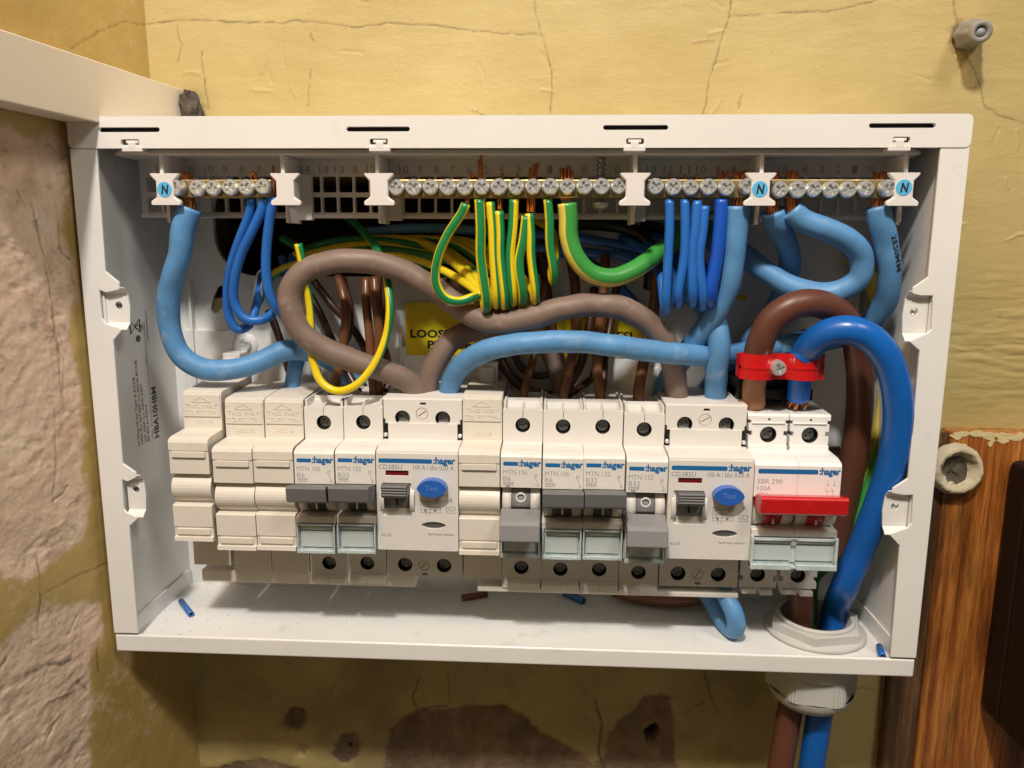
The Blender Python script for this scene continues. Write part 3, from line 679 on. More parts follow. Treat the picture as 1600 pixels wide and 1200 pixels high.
# plastic DIN rail carrier and rail
mb = MB().prism([[(14, 22), (W-14, 22), (W-14, 140), (W-40, 140), (W-40, 133), (60, 133), (60, 140), (14, 140)]], 'y', 55.5, 57.4); epart('rail_carrier', mb, 'steel_in', .4)
for px in (302, 497, 625, 870, 1010, 1140, 1330):
    x = P(px, 560, 55).x; mb = MB().box(x, x+1.3, 53.6, 57.4, 60, 164 if px in (302, 1330) else 139); epart('carrier_rib', mb, 'steel_in', .2)
mb = MB().prism([[(44, 60), (46, 60), (46, 66), (55, 66), (55, 84), (46, 84), (46, 90), (44, 90), (44, 83), (53, 83), (53, 67), (44, 67)]], 'x', 22, W-22); epart('din_rail', mb, 'railm')
for (px0, px1, py0, py1, Y0) in ((347, 377, 552, 600, 44), (748, 778, 566, 612, 44), (1010, 1034, 566, 612, 46)):
    a = P(px0, py0, Y0); b = P(px1, py1, Y0); mb = MB().box(a.x, b.x, Y0, 57, b.z-6, a.z); mb.box(a.x+1.6, b.x-1.6, Y0-1.6, Y0, b.z-6, a.z-2); epart('rail_hook', mb, 'clip', .5)
def pan_screw(name, c, r, h, parent, off, m='zinc', rot=0.3, y0=None):
    """pan head screw facing -Y with a cross recess; c = centre on the seat plane"""
    o = None; mb = MB(); cr = []
    a = r*.62; b_ = r*.17
    pts = [(b_, a), (b_, b_), (a, b_), (a, -b_), (b_, -b_), (b_, -a), (-b_, -a), (-b_, -b_), (-a, -b_), (-a, b_), (-b_, b_), (-b_, a)]
    ca, sa = math.cos(rot), math.sin(rot); pts = [(c[0]+x*ca-z*sa, c[2]+x*sa+z*ca) for x, z in pts]
    mb.prism([circle(c[0], c[2], r*.80, 24), pts], 'y', c[1]-h, c[1]-h+.5*h)
    mb.prism([circle(c[0], c[2], r*.72, 20)], 'y', c[1]-h*.62, c[1]-h*.5)
    mb.lathe([(r, c[1]), (r, c[1]-h*.45), (r*.93, c[1]-h*.8), (r*.80, c[1]-h)], (c[0], 0, c[2]), 'y', 24)
    ob = build(name, mb, M[m], parent, off=off)
    return ob
c = P(383, 539, 54.5); mb = MB().lathe([(6.2, 55.4), (6.0, 54.8), (2, 54.8)], (c.x, 0, c.z), 'y', 26); epart('washer', mb, 'clip'); pan_screw('fixing_screw', (c.x, 54.8, c.z), 3.4, 1.8, EN, EO, rot=.5)
mb = MB().prism([rrect(*xz(1145, 468, 57.3), *xz(1167, 461, 57.3), .8)], 'y', 57.1, 57.35); o = epart('knockout', mb, 'steel_in'); o.data.materials[0] = M['sticker_y']
# yellow warning label
a = P(633, 474, 55.3); b = P(1003, 556, 55.3)
mb = MB().box(a.x, b.x, 55.1, 55.45, b.z-1, a.z+.5); lab = build('warning_label', mb, M['sticker_y'], EN, off=EO)
mb = MB(); lx = lambda px, py: P(px, py, 55.05)
q = lx(740, 496); q2 = lx(868, 496); text(mb, 'IMPORTANT', (q.x, 55.06, q.z-1), q2.x-q.x, 5.4, bold=.04)
q = lx(641, 527); q2 = lx(988, 527); text(mb, 'LOOSE CONNECTIONS CAUSE FIRES!', (q.x, 55.06, q.z), q2.x-q.x, 3.7, bold=.04)
q = lx(668, 544); q2 = lx(980, 544); text(mb, 'PLEASE CHECK ALL TERMINALS', (q.x, 55.06, q.z), q2.x-q.x, 3.7, bold=.04)
build('lettering', mb, M['black'], lab, off=EO)
# print on the left inner side
mb = MB(); sx = 8.06
def side_text(s, px, py0, py1, h, bold=0.0, size=1):
    a = PX(px, py0, sx); b = PX(px, py1, sx); text(mb, s, (sx, a.y, a.z), b.z-a.z, h, u=(0, 0, 1), vv=(0, -1, 0), bold=bold)
side_text('HBA10HBM', 249, 682, 601, 4.2, .03); side_text('10 Way Hi Int Type A RCCB', 219, 696, 586, 1.75, .015)
side_text('100A Dv 2x100A Inc 30mA RCCB', 224, 694, 560, 1.75, .015); side_text('InA 100A a.c. 50Hz 230V', 229, 690, 597, 1.75, .015); side_text('BS EN 61439-3', 234, 689, 630, 1.75, .015)
side_text('Hager Electro Enclosures Consumer Unit   Manufactured to Standard', 240, 683, 500, 1.3)
a = PX(228, 494, sx); mb.quad([(sx, a.y, a.z-12), (sx, a.y+.5, a.z-12), (sx, a.y+.5, a.z+3), (sx, a.y, a.z+3)])
side_text('CE', 219, 514, 505, 4, .02); side_text('UK', 224, 515, 505, 3, .02)
a = PX(212, 510, sx); 
for k in range(2): mb.quad([(sx, a.y-5+k*8, a.z-3), (sx, a.y-4+k*8, a.z-3), (sx, a.y-4+k*8, a.z+3), (sx, a.y-5+k*8, a.z+3)])
for s_ in (1, -1): mb.quad([(sx, a.y-5, a.z-3*s_), (sx, a.y-4.2, a.z-3*s_), (sx, a.y+3.6, a.z+3*s_), (sx, a.y+2.8, a.z+3*s_)])
a = PX(216, 529, sx); mb.add([(sx, a.y+2.2*math.cos(t), a.z+1.6*math.sin(t)) for t in [i*.785 for i in range(8)]], [tuple(range(8))])
build('lettering', mb, mat('side_print', (.05, .05, .06), .6), EN, off=EO)

# ================================================================== TERMINAL CARRIER AND BARS
CO = (176, 25, 194); CA = thing('terminal_carrier', 'long pale plastic carrier with square holes under the top of the enclosure', 'terminal carrier', CO)
x0p, x1p = 14.5, 338.0; YP = 25.0
holesg = []; k = 0; hx = 17.2
while hx+6.2 < 337:
    for z0, z1 in ((195.4, 202.0), (203.9, 210.6)): holesg.append(rrect(hx, z0, hx+6.15, z1, .7, 2))
    hx += 7.07
mb = MB().prism([rrect(x0p, 193, x1p, 218.0, 1, 3)]+holesg, 'y', YP, YP+2.6); build('hole_plate', mb, M['carrier'], CA, off=CO)
mb = MB().box(x0p, x1p, YP-1.2, YP, 193, 194.7); build('lower_rim', mb, M['carrier'], CA, off=CO, bevel=.3)
mb = MB().prism([[(17.5, 4.5), (335, 4.5), (338, 8), (341, YP+2), (11, YP+2), (13.5, 8)]], 'z', 217.6, 219.0); build('ledge', mb, M['carrier'], CA, off=CO, bevel=.4)
mb = MB().box(18, 334.5, 3.7, 4.9, 217.3, 219.3); build('ledge_lip', mb, M['clip'], CA, off=CO, bevel=.4)
mb = MB()
for n_, px in [('11', 252), ('N', 300), ('10', 327), ('9', 352), ('8', 378), ('7', 405), ('14', 478), ('14', 506), ('13', 530), ('B', 556), ('12', 580), ('10', 631), ('9', 656), ('8', 682), ('7', 707), ('6', 733), ('5', 760), ('4', 783), ('3', 810), ('2', 834), ('1', 859), ('1', 888), ('B', 914), ('B', 965), ('13', 1018), ('12', 1044), ('11', 1070), ('10', 1095), ('9', 1121), ('8', 1146), ('5', 1226), ('4', 1257), ('3', 1283), ('2', 1309), ('1', 1335), ('N', 1360)]:
    q = P(px, 271, YP-.05); wd = 4.1 if len(n_) > 1 else 2.2; text(mb, n_, (q.x-wd/2, YP-.05, q.z), wd, 3.3)
build('lettering', mb, M['ink_light'], CA, off=CO)
# T shaped latches showing in the notches of the top band
for px, py in ((205, 222.5), (592.5, 221.5), (992, 221), (1407, 218.5)):
    a = P(px, py, -1.2); mb = MB().box(a.x-1.5, a.x+1.5, -1.2, 5, 218.9, a.z+.1); mb.box(a.x-2.6, a.x+2.6, -.6, 4, a.z-.2, a.z+.9); mb.box(a.x-4.2, a.x+4.2, -1.15, 4, 217.9, 219.9)
    build('latch', mb, M['clip'], CA, off=CO, bevel=.25)
# clip saddles
def saddle(px, flip=0, n=None, parent=None, off=CO):
    c_ = P(px, 296, 4); x, z = c_.x, c_.z
    w1_, w0_, h_ = 6.2, 3.7, 6.3
    loop = [(x-w1_, z+h_), (x+w1_, z+h_), (x+w1_-.6, z+h_-1.2), (x+w0_, z+h_-3.2), (x+w0_, z-h_+3.2), (x+w1_, z-h_+1.6), (x+w1_, z-h_), (x-w1_, z-h_), (x-w1_, z-h_+1.6), (x-w0_, z-h_+3.2), (x-w0_, z+h_-3.2), (x-w1_+.6, z+h_-1.2)]
    mb = MB().prism([loop], 'y', 2.6, 5.2); mb.box(x-2.4, x+2.4, 5, 14, z-3.5, z+3.5)
    s_ = build('bar_clip', mb, M['clip'], CA, off=CO, bevel=.6, seg=3)
    c2 = P(px-1, 296, 8); mb = MB().box(c2.x-.8, c2.x+.8, 5.5, YP, c2.z+4, 217.6); mb.box(c2.x-.8, c2.x+.8, 9, YP, 190.5, c2.z-4); mb.box(c2.x+.5, c2.x+6.5, YP-4, YP, 192, c2.z+7)
    build('clip_rib', mb, M['carrier'], CA, off=CO, bevel=.35)
    if n:
        q = P(n[0], n[1], 2.5); mb = MB().prism([circle(q.x, q.z, 3.05, 28)], 'y', 2.42, 2.6); st = build('neutral_sticker', mb, M['sticker_n'], s_, off=CO)
        mb = MB(); text(mb, 'N', (q.x-1.35, 2.36, q.z-1.75), 2.7, 3.5, bold=.04, slant=.12); build('lettering', mb, M['black'], s_, off=CO)
for px, n in ((260, (257, 296)), (447, None), (593, None), (992, None), (1187, (1187.5, 295.5)), (1410, (1412.5, 293))): saddle(px, 0, n)
# bars
sp = None
def bar(label, pxs, ys, pxa, pxb, group):
    a = P(pxa, 293, 9); b = P(pxb, 293, 9); zc = sum(P(x, 293, 6).z for x in pxs)/len(pxs); off = ((a.x+b.x)/2, 15, 200)
    B = thing('terminal_bar', label, 'terminal bar', off, group)
    mb = MB().box(a.x, b.x, 8.2, 15, zc-3.9, zc+3.4)
    for i, px in enumerate(pxs):
        q = P(px, ys[i], 7)
        mb.lathe([(3.35, 8.3), (3.35, 7.2), (2.2, 7.2)], (q.x, 0, q.z), 'y', 20)
    build('bar', mb, M['brass'], B, off=off, bevel=.5)
    for i, px in enumerate(pxs):
        q = P(px, ys[i], 4.6); far = 1.8 if (px in (275, 1168, 1388)) else 0
        pan_screw('screw', (q.x, 7.2, q.z), 3.32+.12*math.sin(i*2.3), 2.6+far, B, off, 'zinc', rot=rnd.uniform(0, 1.57))
    return B
G = 'brass terminal bars across the top'
bar('short brass terminal bar at the far left with three thin blue wires', [275, 306, 331, 357.5, 383, 409], [293, 293.5, 293.5, 292.5, 292.5, 291.5], 284, 425, G)
bar('longest brass terminal bar in the middle clamping the green and yellow wires', [618+26.85*i for i in range(14)], [292.5-.1*i for i in range(14)], 607, 978, G)
bar('brass terminal bar clamping five thin blue wires and one thick blue cable', [1025, 1053, 1080, 1108, 1136, 1168], [291, 292, 293, 292, 293, 291], 1012, 1180, G)
bar('brass terminal bar at the far right with three thick blue cables', [1220, 1248, 1273, 1300, 1327, 1355, 1388], [296, 296, 295, 296, 296, 295, 294], 1204, 1396, G)

# ================================================================== MODULES
def xL(k): return 86.3+17.5*k
def prof_body(mb, w_, zt, zb, g=.12):
    mb.prism([[(20, zb+.2), (50, zb+2), (50, zt+2.6), (27, zt+1.8), (20, zt-.2)]], 'x', g, w_-g)
def terminal_hole(parent, off, x, z, y, r, style, rot=0):
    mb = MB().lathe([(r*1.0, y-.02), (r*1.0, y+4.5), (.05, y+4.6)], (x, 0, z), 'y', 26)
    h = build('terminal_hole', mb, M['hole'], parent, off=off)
    s_ = pan_screw('terminal_screw', (x, y+4.4, z), r*.93, 2.0, parent, off, 'darkscrew', rot)
    return h
def plate(mb, outline, holes, y0, y1): mb.prism([outline]+holes, 'y', y0, y1)
def ledge_nose(mb, x0, x1, prof): mb.prism([prof], 'x', x0, x1)

def mcb(k, dz, model, rating, on, label):
    x0 = xL(k); off = (x0+8.75, 50, 33+dz); w_ = 17.5
    T = thing('circuit_breaker', label, 'circuit breaker', off, 'narrow circuit breakers')
    o2 = (8.75, 50, 33)
    zt = 111.8
    mb = MB(); prof_body(mb, w_, zt, 33.2)
    def B(name, mb, m, bevel=0, parent=None): return build(name, mb, M[m] if isinstance(m, str) else m, parent or T, off=o2, bevel=bevel)
    # upper terminal face with slit, lower terminal face
    up = [(.12, 97), (17.38, 97), (17.38, zt), (8.9, zt), (8.9, 108.4), (8.65, 108.4), (8.65, zt), (.12, zt)]
    plate(mb, up, [circle(8.75, 105, 3.25, 28)], 14, 20)
    plate(mb, [(.12, 33), (17.38, 33), (17.38, 52), (.12, 52)], [circle(8.75, 39.4, 3.25, 28)], 14, 20)
    mb.prism([[(14, 97.4), (1.2, 97.0), (-1.3, 96.1), (-2, 95.0), (-2, 81.9), (7.5, 81.9), (7.5, 67.6), (-1.6, 67.6), (-2.4, 67.2), (-2.4, 64.6), (-.6, 64.4), (-.6, 52.4), (.6, 51.8), (14, 51.8)]], 'x', .26, 17.24)
    b = B('housing', mb, 'mcb', .28)
    mb = MB().box(.3, 17.2, 12.2, 14.3, 31.0, 34.0); mb.box(.3, 8.65, 11.6, 12.4, 30.6, 33.0); mb.box(8.85, 17.2, 11.6, 12.4, 30.6, 33.0); B('lower_lip', mb, 'mcb', .25)
    # bridge web across the top
    mb = MB().box(.3, 1.4, 15, 48, zt-.4, zt+3.4); mb.box(16.1, 17.2, 15, 48, zt-.4, zt+3.4); mb.box(.3, 17.2, 26, 27, zt, zt+3.0); mb.box(8.3, 9.2, 15, 27, zt, zt+1.6); B('top_web', mb, 'mcb', .2)
    terminal_hole(T, o2, 8.75, 105, 14.3, 3.2, 0, rot=rnd.uniform(0, 1.5)); h = terminal_hole(T, o2, 8.75, 39.4, 14.3, 3.2, 0, rot=rnd.uniform(0, 1.5))
    # rocker cheeks and drum
    def drum(x0_, x1_, r, m, name, a0=95, a1=265, cy=6.2, cz=74.8):
        pr = [(cy+r*math.cos(math.radians(a)), cz+r*math.sin(math.radians(a))) for a in np.linspace(a0, a1, 14)]
        mb = MB().prism([pr+[(cy+1, cz-r*.9), (cy+1, cz+r*.9)]], 'x', x0_, x1_, smooth_side=True); return B(name, mb, m)
    drum(.9, 4.7, 7.2, 'mcb', 'rocker_cheek'); drum(12.8, 16.8, 7.2, 'mcb', 'rocker_cheek')
    dr = drum(4.9, 12.6, 7.0, 'drum' if on else 'toggle_off', 'rocker')
    if on:
        mb = MB().box(8.35, 9.15, -.95, -.6, 70.3, 73.6); build('mark', mb, M['white'], dr, off=o2)
        pr = [(-12.4, 77.0), (-14.0, 78.2), (-14.6, 83.6), (-13.6, 84.4), (-4.0, 82.2), (-.3, 79.0), (-.3, 76.0), (-6, 76.4)]
        mb = MB().prism([pr], 'x', .42, 17.08); tg = B('toggle', mb, 'toggle', .5)
    else:
        q = circle(8.75, 77.3, 2.15, 28); q_ = circle(8.75, 77.3, 1.65, 28); mb = MB().prism([q, q_], 'y', -1.05, -.75); build('mark', mb, M['white'], dr, off=o2)
        mb = MB().box(4.9, 12.6, -1.15, -.3, 72.2, 73.0); build('mark', mb, M['hole'], dr, off=o2)
        pr = [(-1.0, 72.4), (-2.5, 71.8), (-10.6, 70.0), (-12.2, 68.8), (-13.4, 62.4), (-12.6, 61.7), (-10.6, 62.2), (-2, 66.6), (0, 69)]
        mb = MB().prism([pr], 'x', .42, 17.08); tg = B('toggle', mb, 'toggle_off', .5)
    # label window
    mb = MB().prism([[(-.6-1.9*math.sin(math.pi*i/8), 60.6+3.5*i/8) for i in range(9)]], 'x', 2.2, 15.3, smooth_side=True); mb.box(1.9, 15.6, -1.7, -.55, 53.6, 60.6)
    B('label_insert', mb, mat('grey_label_card', (.66, .67, .64), .55))
    mb = MB().box(1.2, 16.3, -3.6, -3.2, 53.2, 64.4); cv = B('window_cover', mb, 'glass')
    mb = MB().box(.5, 1.1, -3.9, -.5, 52.0, 64.6); mb.box(16.4, 17.0, -3.9, -.5, 52.0, 64.6); mb.box(.5, 17.0, -4.2, -.4, 51.4, 52.9); mb.box(2.2, 3.4, -4.5, -4.0, 51.6, 52.6); mb.box(14, 15.2, -4.5, -4.0, 51.6, 52.6); mb.box(1.5, 16, -3.9, -3.1, 63.8, 64.4)
    build('cover_rim', mb, M['glass_edge'], cv, off=o2, bevel=.2)
    # print
    y = -2.04; mb = MB(); mb.prism([rrect(1.3, 91.3, 7.6, 93.0, .5, 3)], 'y', y, y+.03); text(mb, ':hager', (7.9, y, 91.2), 9.2, 2.7, bold=.045); B('lettering', mb, 'logo')
    mb = MB(); text(mb, model, (1.3, y, 87.5), 10.0, 2.1); text(mb, rating, (1.3, y, 84.7), 3.2 if len(rating) < 3 else 4.8, 2.1)
    for i in range(5): line2(mb, [(1.4+i*.9, 83.9), (2.0+i*.9, 83.9)], .9, y)
    line2(mb, [(1.4, 83.0), (5.6, 83.0)], .3, y)
    if not on: line2(mb, [(2.4, 82.4), (4.2, 82.4)], .8, y)
    line2(mb, [(14.6, 88), (14.6, 86.6), (15.9, 83.8), (15.9, 82.4)], .22, y); line2(mb, [(14.2, 86.9), (15.2, 87.6)], .22, y); line2(mb, [(15.2, 83.2), (16.6, 82.9)], .22, y); line2(mb, [(15.4, 88.1), (15.4, 86.5)], .22, y)
    B('lettering', mb, 'ink_light')
    return T
mcb(0, -.5, 'MTN 106', 'B6', True, 'leftmost narrow breaker, grey toggle up, printed MTN 106 B6')
mcb(1, 0, 'MTN 132', 'B32', True, 'breaker printed MTN 132 B32, grey toggle up, left of the first blue button unit')
mcb(5, 0, 'MTN 106', 'B6', False, 'breaker printed MTN 106 B6 with grey toggle down and white circle')
mcb(6, -.6, 'MTN 106', 'B6', True, 'breaker printed MTN 106 B6, toggle up, between a lowered toggle and an MTN 132')
mcb(7, -.4, 'MTN 132', 'B32', True, 'breaker printed MTN 132 B32, toggle up, third of the right hand four')
mcb(8, -.9, 'MTN 132', 'B32', False, 'breaker printed MTN 132 B32 with grey toggle down and white circle')

def blank(x0, dz, label, ztop, rot=0.0):
    off = (x0+8.75, 50, 33+dz); o2 = (8.75, 50, 33)
    T = thing('blanking_module', label, 'blanking module', off, 'cream blanking modules', rot=(0, 0, rot))
    def B(name, mb, m='blank', bevel=0): return build(name, mb, M[m], T, off=o2, bevel=bevel)
    zt = ztop
    mb = MB().prism([[(14, 33), (50, 35), (50, zt+2), (17, zt+.6), (14.3, zt), (14, zt-4), (13.7, zt-4.4), (13.7, 97.4), (1.2, 97.0), (-1.4, 96.2), (-2, 95.0), (-2, 91.6), (-1.6, 91.4), (-1.6, 81.2), (2.0, 81.0), (2.0, 80)] +
                   [(6.0-7.9*math.cos(math.radians(a)), 74.2-7.0*math.sin(math.radians(a))) for a in np.linspace(-58, 58, 12)] +
                   [(2.0, 68.2), (2.0, 67.4), (-1.2, 67.2), (-1.8, 66.8), (-1.6, 57.4), (-1.2, 57.2), (-1.2, 53.0), (-2.2, 52.8), (-2.4, 51.0), (14, 50.6)]], 'x', .15, 17.35); B('housing', mb, bevel=.3)
    mb = MB().prism([rrect(1.4, 88.6, 16.0, 91.1, .4, 2)], 'y', -2.5, -1.5); B('ridge', mb, bevel=.2)
    mb = MB().prism([rrect(1.4, 53.9, 16.0, 56.5, .4, 2)], 'y', -2.0, -1.0); B('ridge', mb, bevel=.2)
    mb = MB().prism([rrect(.5, zt-10.6, 17.0, zt-.8, .3, 2)], 'y', 13.2, 14.6)
    B('raised_panel', mb, bevel=.2)
    mb = MB(); text(mb, 'THIS WAY', (1.5, 13.22, zt-6.6), 14.4, 1.9, ext=.25, bold=-.005); text(mb, 'TO FIT TPN', (1.3, 13.22, zt-9.6), 14.8, 1.9, ext=.25, bold=-.005)
    text(mb, 'JK01B', (4.6, 13.72, 99.6), 8.4, 1.8, ext=.22)
    tri = [(4.6, zt-3.9), (12.6, zt-3.9), (8.6, zt-1.5)]
    for a_, b_ in zip(tri, tri[1:]+tri[:1]):
        dx, dz_ = b_[0]-a_[0], b_[1]-a_[1]; L = math.hypot(dx, dz_); nx, nz = -dz_/L*.17, dx/L*.17
        mb.prism([[(a_[0]+nx, a_[1]+nz), (a_[0]-nx, a_[1]-nz), (b_[0]-nx, b_[1]-nz), (b_[0]+nx, b_[1]+nz)]], 'y', 13.0, 13.4)
    B('lettering', mb)
    return T
blank(31.9, 3.7, 'leftmost cream blanking module, standing higher than its neighbours', 113.6)
blank(50.7, 0, 'second cream blanking module from the left', 114.3)
blank(68.4, 0, 'third cream blanking module, against the left side of the first breaker', 114.2)
blank(xL(4), .4, 'cream blanking module between the first blue button unit and the four breakers', 116.6)

def rccb(k, dz, label):
    x0 = xL(k); off = (x0+17.5, 50, 33+dz); o2 = (17.5, 50, 33); w_ = 35
    T = thing('residual_current_breaker', label, 'residual current breaker', off, 'wide units with a blue button')
    def B(name, mb, m='rcb', bevel=0, parent=None): return build(name, mb, M[m], parent or T, off=o2, bevel=bevel)
    zt = 115.2
    mb = MB().prism([[(20, 33.2), (50, 35), (50, zt+2), (15.2, zt+.5), (14, zt), (20, zt-.5)]], 'x', .15, 34.85)
    notch = rrect(16.4, zt-2.3, 19.0, zt-1.2, .1, 1)
    plate(mb, [(.3, zt-10.6), (34.7, zt-10.6), (34.7, zt), (.3, zt)], [circle(8.6, 107, 3.3, 28), circle(26.3, 107, 3.3, 28), circle(17.2, 109, 2.7, 24), notch], 14, 20)
    mb.box(2.4, 32.8, 13.0, 20, 97, zt-10.4); 
    plate(mb, [(.3, 33), (34.7, 33), (34.7, 52), (.3, 52)], [circle(8.6, 38.9, 3.3, 28), circle(26.3, 38.9, 3.3, 28), circle(17.2, 38.9, 2.6, 24), rrect(16.2, 34, 18.8, 35, .1, 1)], 14, 20)
    mb.prism([[(14, 97.6), (4.0, 97.4), (-1.2, 96.2), (-1.2, 52.6), (0, 52.2), (14, 52.2)]], 'x', .15, 34.85)
    win = rrect(4.1, 85.6, 13.9, 87.9, .15, 1)
    ell = [(24.3+a, 64+b) for a, b in [(5.3*math.cos(t)*(1-.12*abs(math.sin(t))), 1.55*math.sin(t)) for t in [i*math.pi/14 for i in range(28)]]]
    tw = rrect(2.6, 67.8, 15.0, 82.4, .5, 2)
    plate(mb, rrect(.15, 52.5, 34.85, 95.4, .5, 2), [win, ell, tw], -2.0, -.9)
    B('housing', mb, bevel=.28)
    mb = MB().box(4.1, 13.9, -1.35, -1.25, 85.6, 87.9); B('indicator', mb, 'darkred')
    mb = MB().prism([ell], 'y', -1.3, -1.22); B('fault_indicator', mb, 'darkscrew')
    for bx in ((16.3, 19.1, 15.5, 15.7, zt-2.3, zt-1.2), (16.1, 18.9, 15.5, 15.7, 34, 35.1), (.12, 2.2, 15.4, 15.6, 97.4, zt-10.8), (33, 34.9, 15.4, 15.6, 97.4, zt-10.8), (.2, 1.0, 13.8, 14.1, zt-12.4, zt-8.6), (34, 34.85, 13.8, 14.1, zt-12.4, zt-8.6), (.2, 1.2, 13.6, 13.9, 48, 52), (33.6, 34.8, 13.6, 13.9, 47, 52)):
        B('slot', MB().box(*bx), 'hole')
    for x in (1.2, 33.9): mb = MB().lathe([(.9, 14), (.9, 12.6), (.1, 12.5)], (x, 0, 99.6), 'y', 14); B('pin', mb, 'zinc')
    for x, z in ((8.6, 107), (26.3, 107), (8.6, 38.9), (26.3, 38.9)): terminal_hole(T, o2, x, z, 14.3, 3.25, 0, rot=rnd.uniform(0, 1.5))
    for z, r in ((109, 2.5), (38.9, 2.4)):
        s_ = rnd.uniform(.5, 1.1); ca, sa = math.cos(s_), math.sin(s_)
        sl = [(17.2+a*ca-b*sa, z+a*sa+b*ca) for a, b in ((-r*.85, -.22), (r*.85, -.22), (r*.85, .22), (-r*.85, .22))]
        mb = MB().prism([circle(17.2, z, r, 24), sl], 'y', 14.2, 15.2); mb.prism([circle(17.2, z, r, 16)], 'y', 15.2, 15.5); B('sealing_screw', mb, 'blank')
    # toggle
    pr = [(4.4+6.8*math.cos(math.radians(a)), 75.2+7.4*math.sin(math.radians(a))) for a in np.linspace(95, 265, 14)]
    mb = MB().prism([pr], 'x', 3.6, 14.0, smooth_side=True); dr = B('rocker', mb, 'toggle_off'); mb = MB().box(8.5, 9.2, -2.65, -2.2, 72.8, 76.4); B('mark', mb, 'hole', parent=dr)
    mb = MB().prism([[(-1, 78.6), (-7.4, 77.6), (-8.4, 78.4), (-8.8, 82.8), (-7.6, 83.6), (-1, 81.8)]], 'x', 3.4, 14.2)
    tg = B('toggle', mb, 'drum', .3)
    mb = MB()
    for i in range(4): mb.box(3.5, 14.1, -9.35+.05*i, -8.3, 79.0+i*1.15, 79.6+i*1.15)
    B('grip_rib', mb, 'toggle_off', .12, parent=tg)
    for xa in (1.6, 14.4):
        pr = [(5+8.6*math.cos(math.radians(a)), 74.6+8.4*math.sin(math.radians(a))) for a in np.linspace(115, 245, 16)]; pr += [(-1, 67), (-1, 82.2)]
        mb = MB().prism([pr], 'x', xa, xa+1.9, smooth_side=False); B('guard', mb, 'mcb', .35)
    # button
    eo = [(24.3+6.2*math.cos(t)*(1-.06*abs(math.sin(2*t))), 81.6+3.7*math.sin(t)) for t in [i*math.pi/20 for i in range(40)]]
    mb = MB().prism([eo], 'y', -6.6, -1.5); bt = B('test_button', mb, 'btn', .7)
    mb = MB(); text(mb, 'Test', (21.7, -6.62, 80.8), 5.2, 2.2, ext=.15); B('lettering', mb, 'btnink', parent=bt)
    # print
    y = -2.04; mb = MB().prism([rrect(1.2, 91.2, 24.0, 93.1, .6, 3)], 'y', y, y+.03); text(mb, ':hager', (24.4, y, 91.2), 9.4, 2.8, bold=.045); B('lettering', mb, 'logo')
    mb = MB(); text(mb, 'CD285U', (1.2, y, 88.5), 10, 2.0); text(mb, '100 A / I\u0394n 0,03 A', (15.9, y, 88.5), 17.2, 2.0); text(mb, 'A', (31.0, y, 74.3), 1.7, 2.2)
    text(mb, 'Earth fault indicator', (22.0, y, 59.6), 11.2, 1.0, bold=.01); text(mb, 'RCCB', (1.9, y, 58.6), 4, 1.2); text(mb, 'Test regularly', (24.4, y, 77.1), 6.0, .8)
    L2 = lambda pts, t=.2: line2(mb, pts, t, y)
    L2([(19, 75), (19, 69.6), (27.4, 69.6), (27.4, 72.2), (19.8, 72.2)]); L2([(19.8, 75.4), (19.8, 73), (21.2, 70.8), (21.2, 68.4)]); L2([(21.6, 75.4), (22.8, 72.4), (22.8, 68.4)]); L2([(18.4, 75.4), (20.6, 75.4)])
    L2([(19.8, 74.6), (29, 74.6)]); L2([(25.4, 75.6), (25.4, 73.6), (27.2, 73.6), (27.2, 75.6), (25.4, 75.6)]); L2([(26.3, 75.6), (26.3, 72.4)]); L2([(19.2, 71), (27, 71)])
    L2([(20.4, 70.5), (21.4, 70.5)], 1.0); L2([(24.5, 70.5), (25.5, 70.5)], 1.0); L2([(29.8, 72.2), (33.4, 72.2), (33.4, 69.6), (29.8, 69.6), (29.8, 72.2)], .18); L2([(30.2, 70.2), (31.2, 71.6), (32, 70.2), (33, 71.6)], .2)
    for i in range(14):
        xx = 2.2+i*1.4; 
        mb.quad([(xx, .2+.6, 97.02-.2), (xx+1.0, .8, 96.82), (xx+1.0, 1.5, 97.0), (xx, 1.5, 97.0)]) if False else None
    B('lettering', mb, 'ink')
    return T
rccb(2, .3, 'left wide unit with blue test button and grey toggle')
rccb(9, -.6, 'right wide unit with blue test button, beside the red main switch')

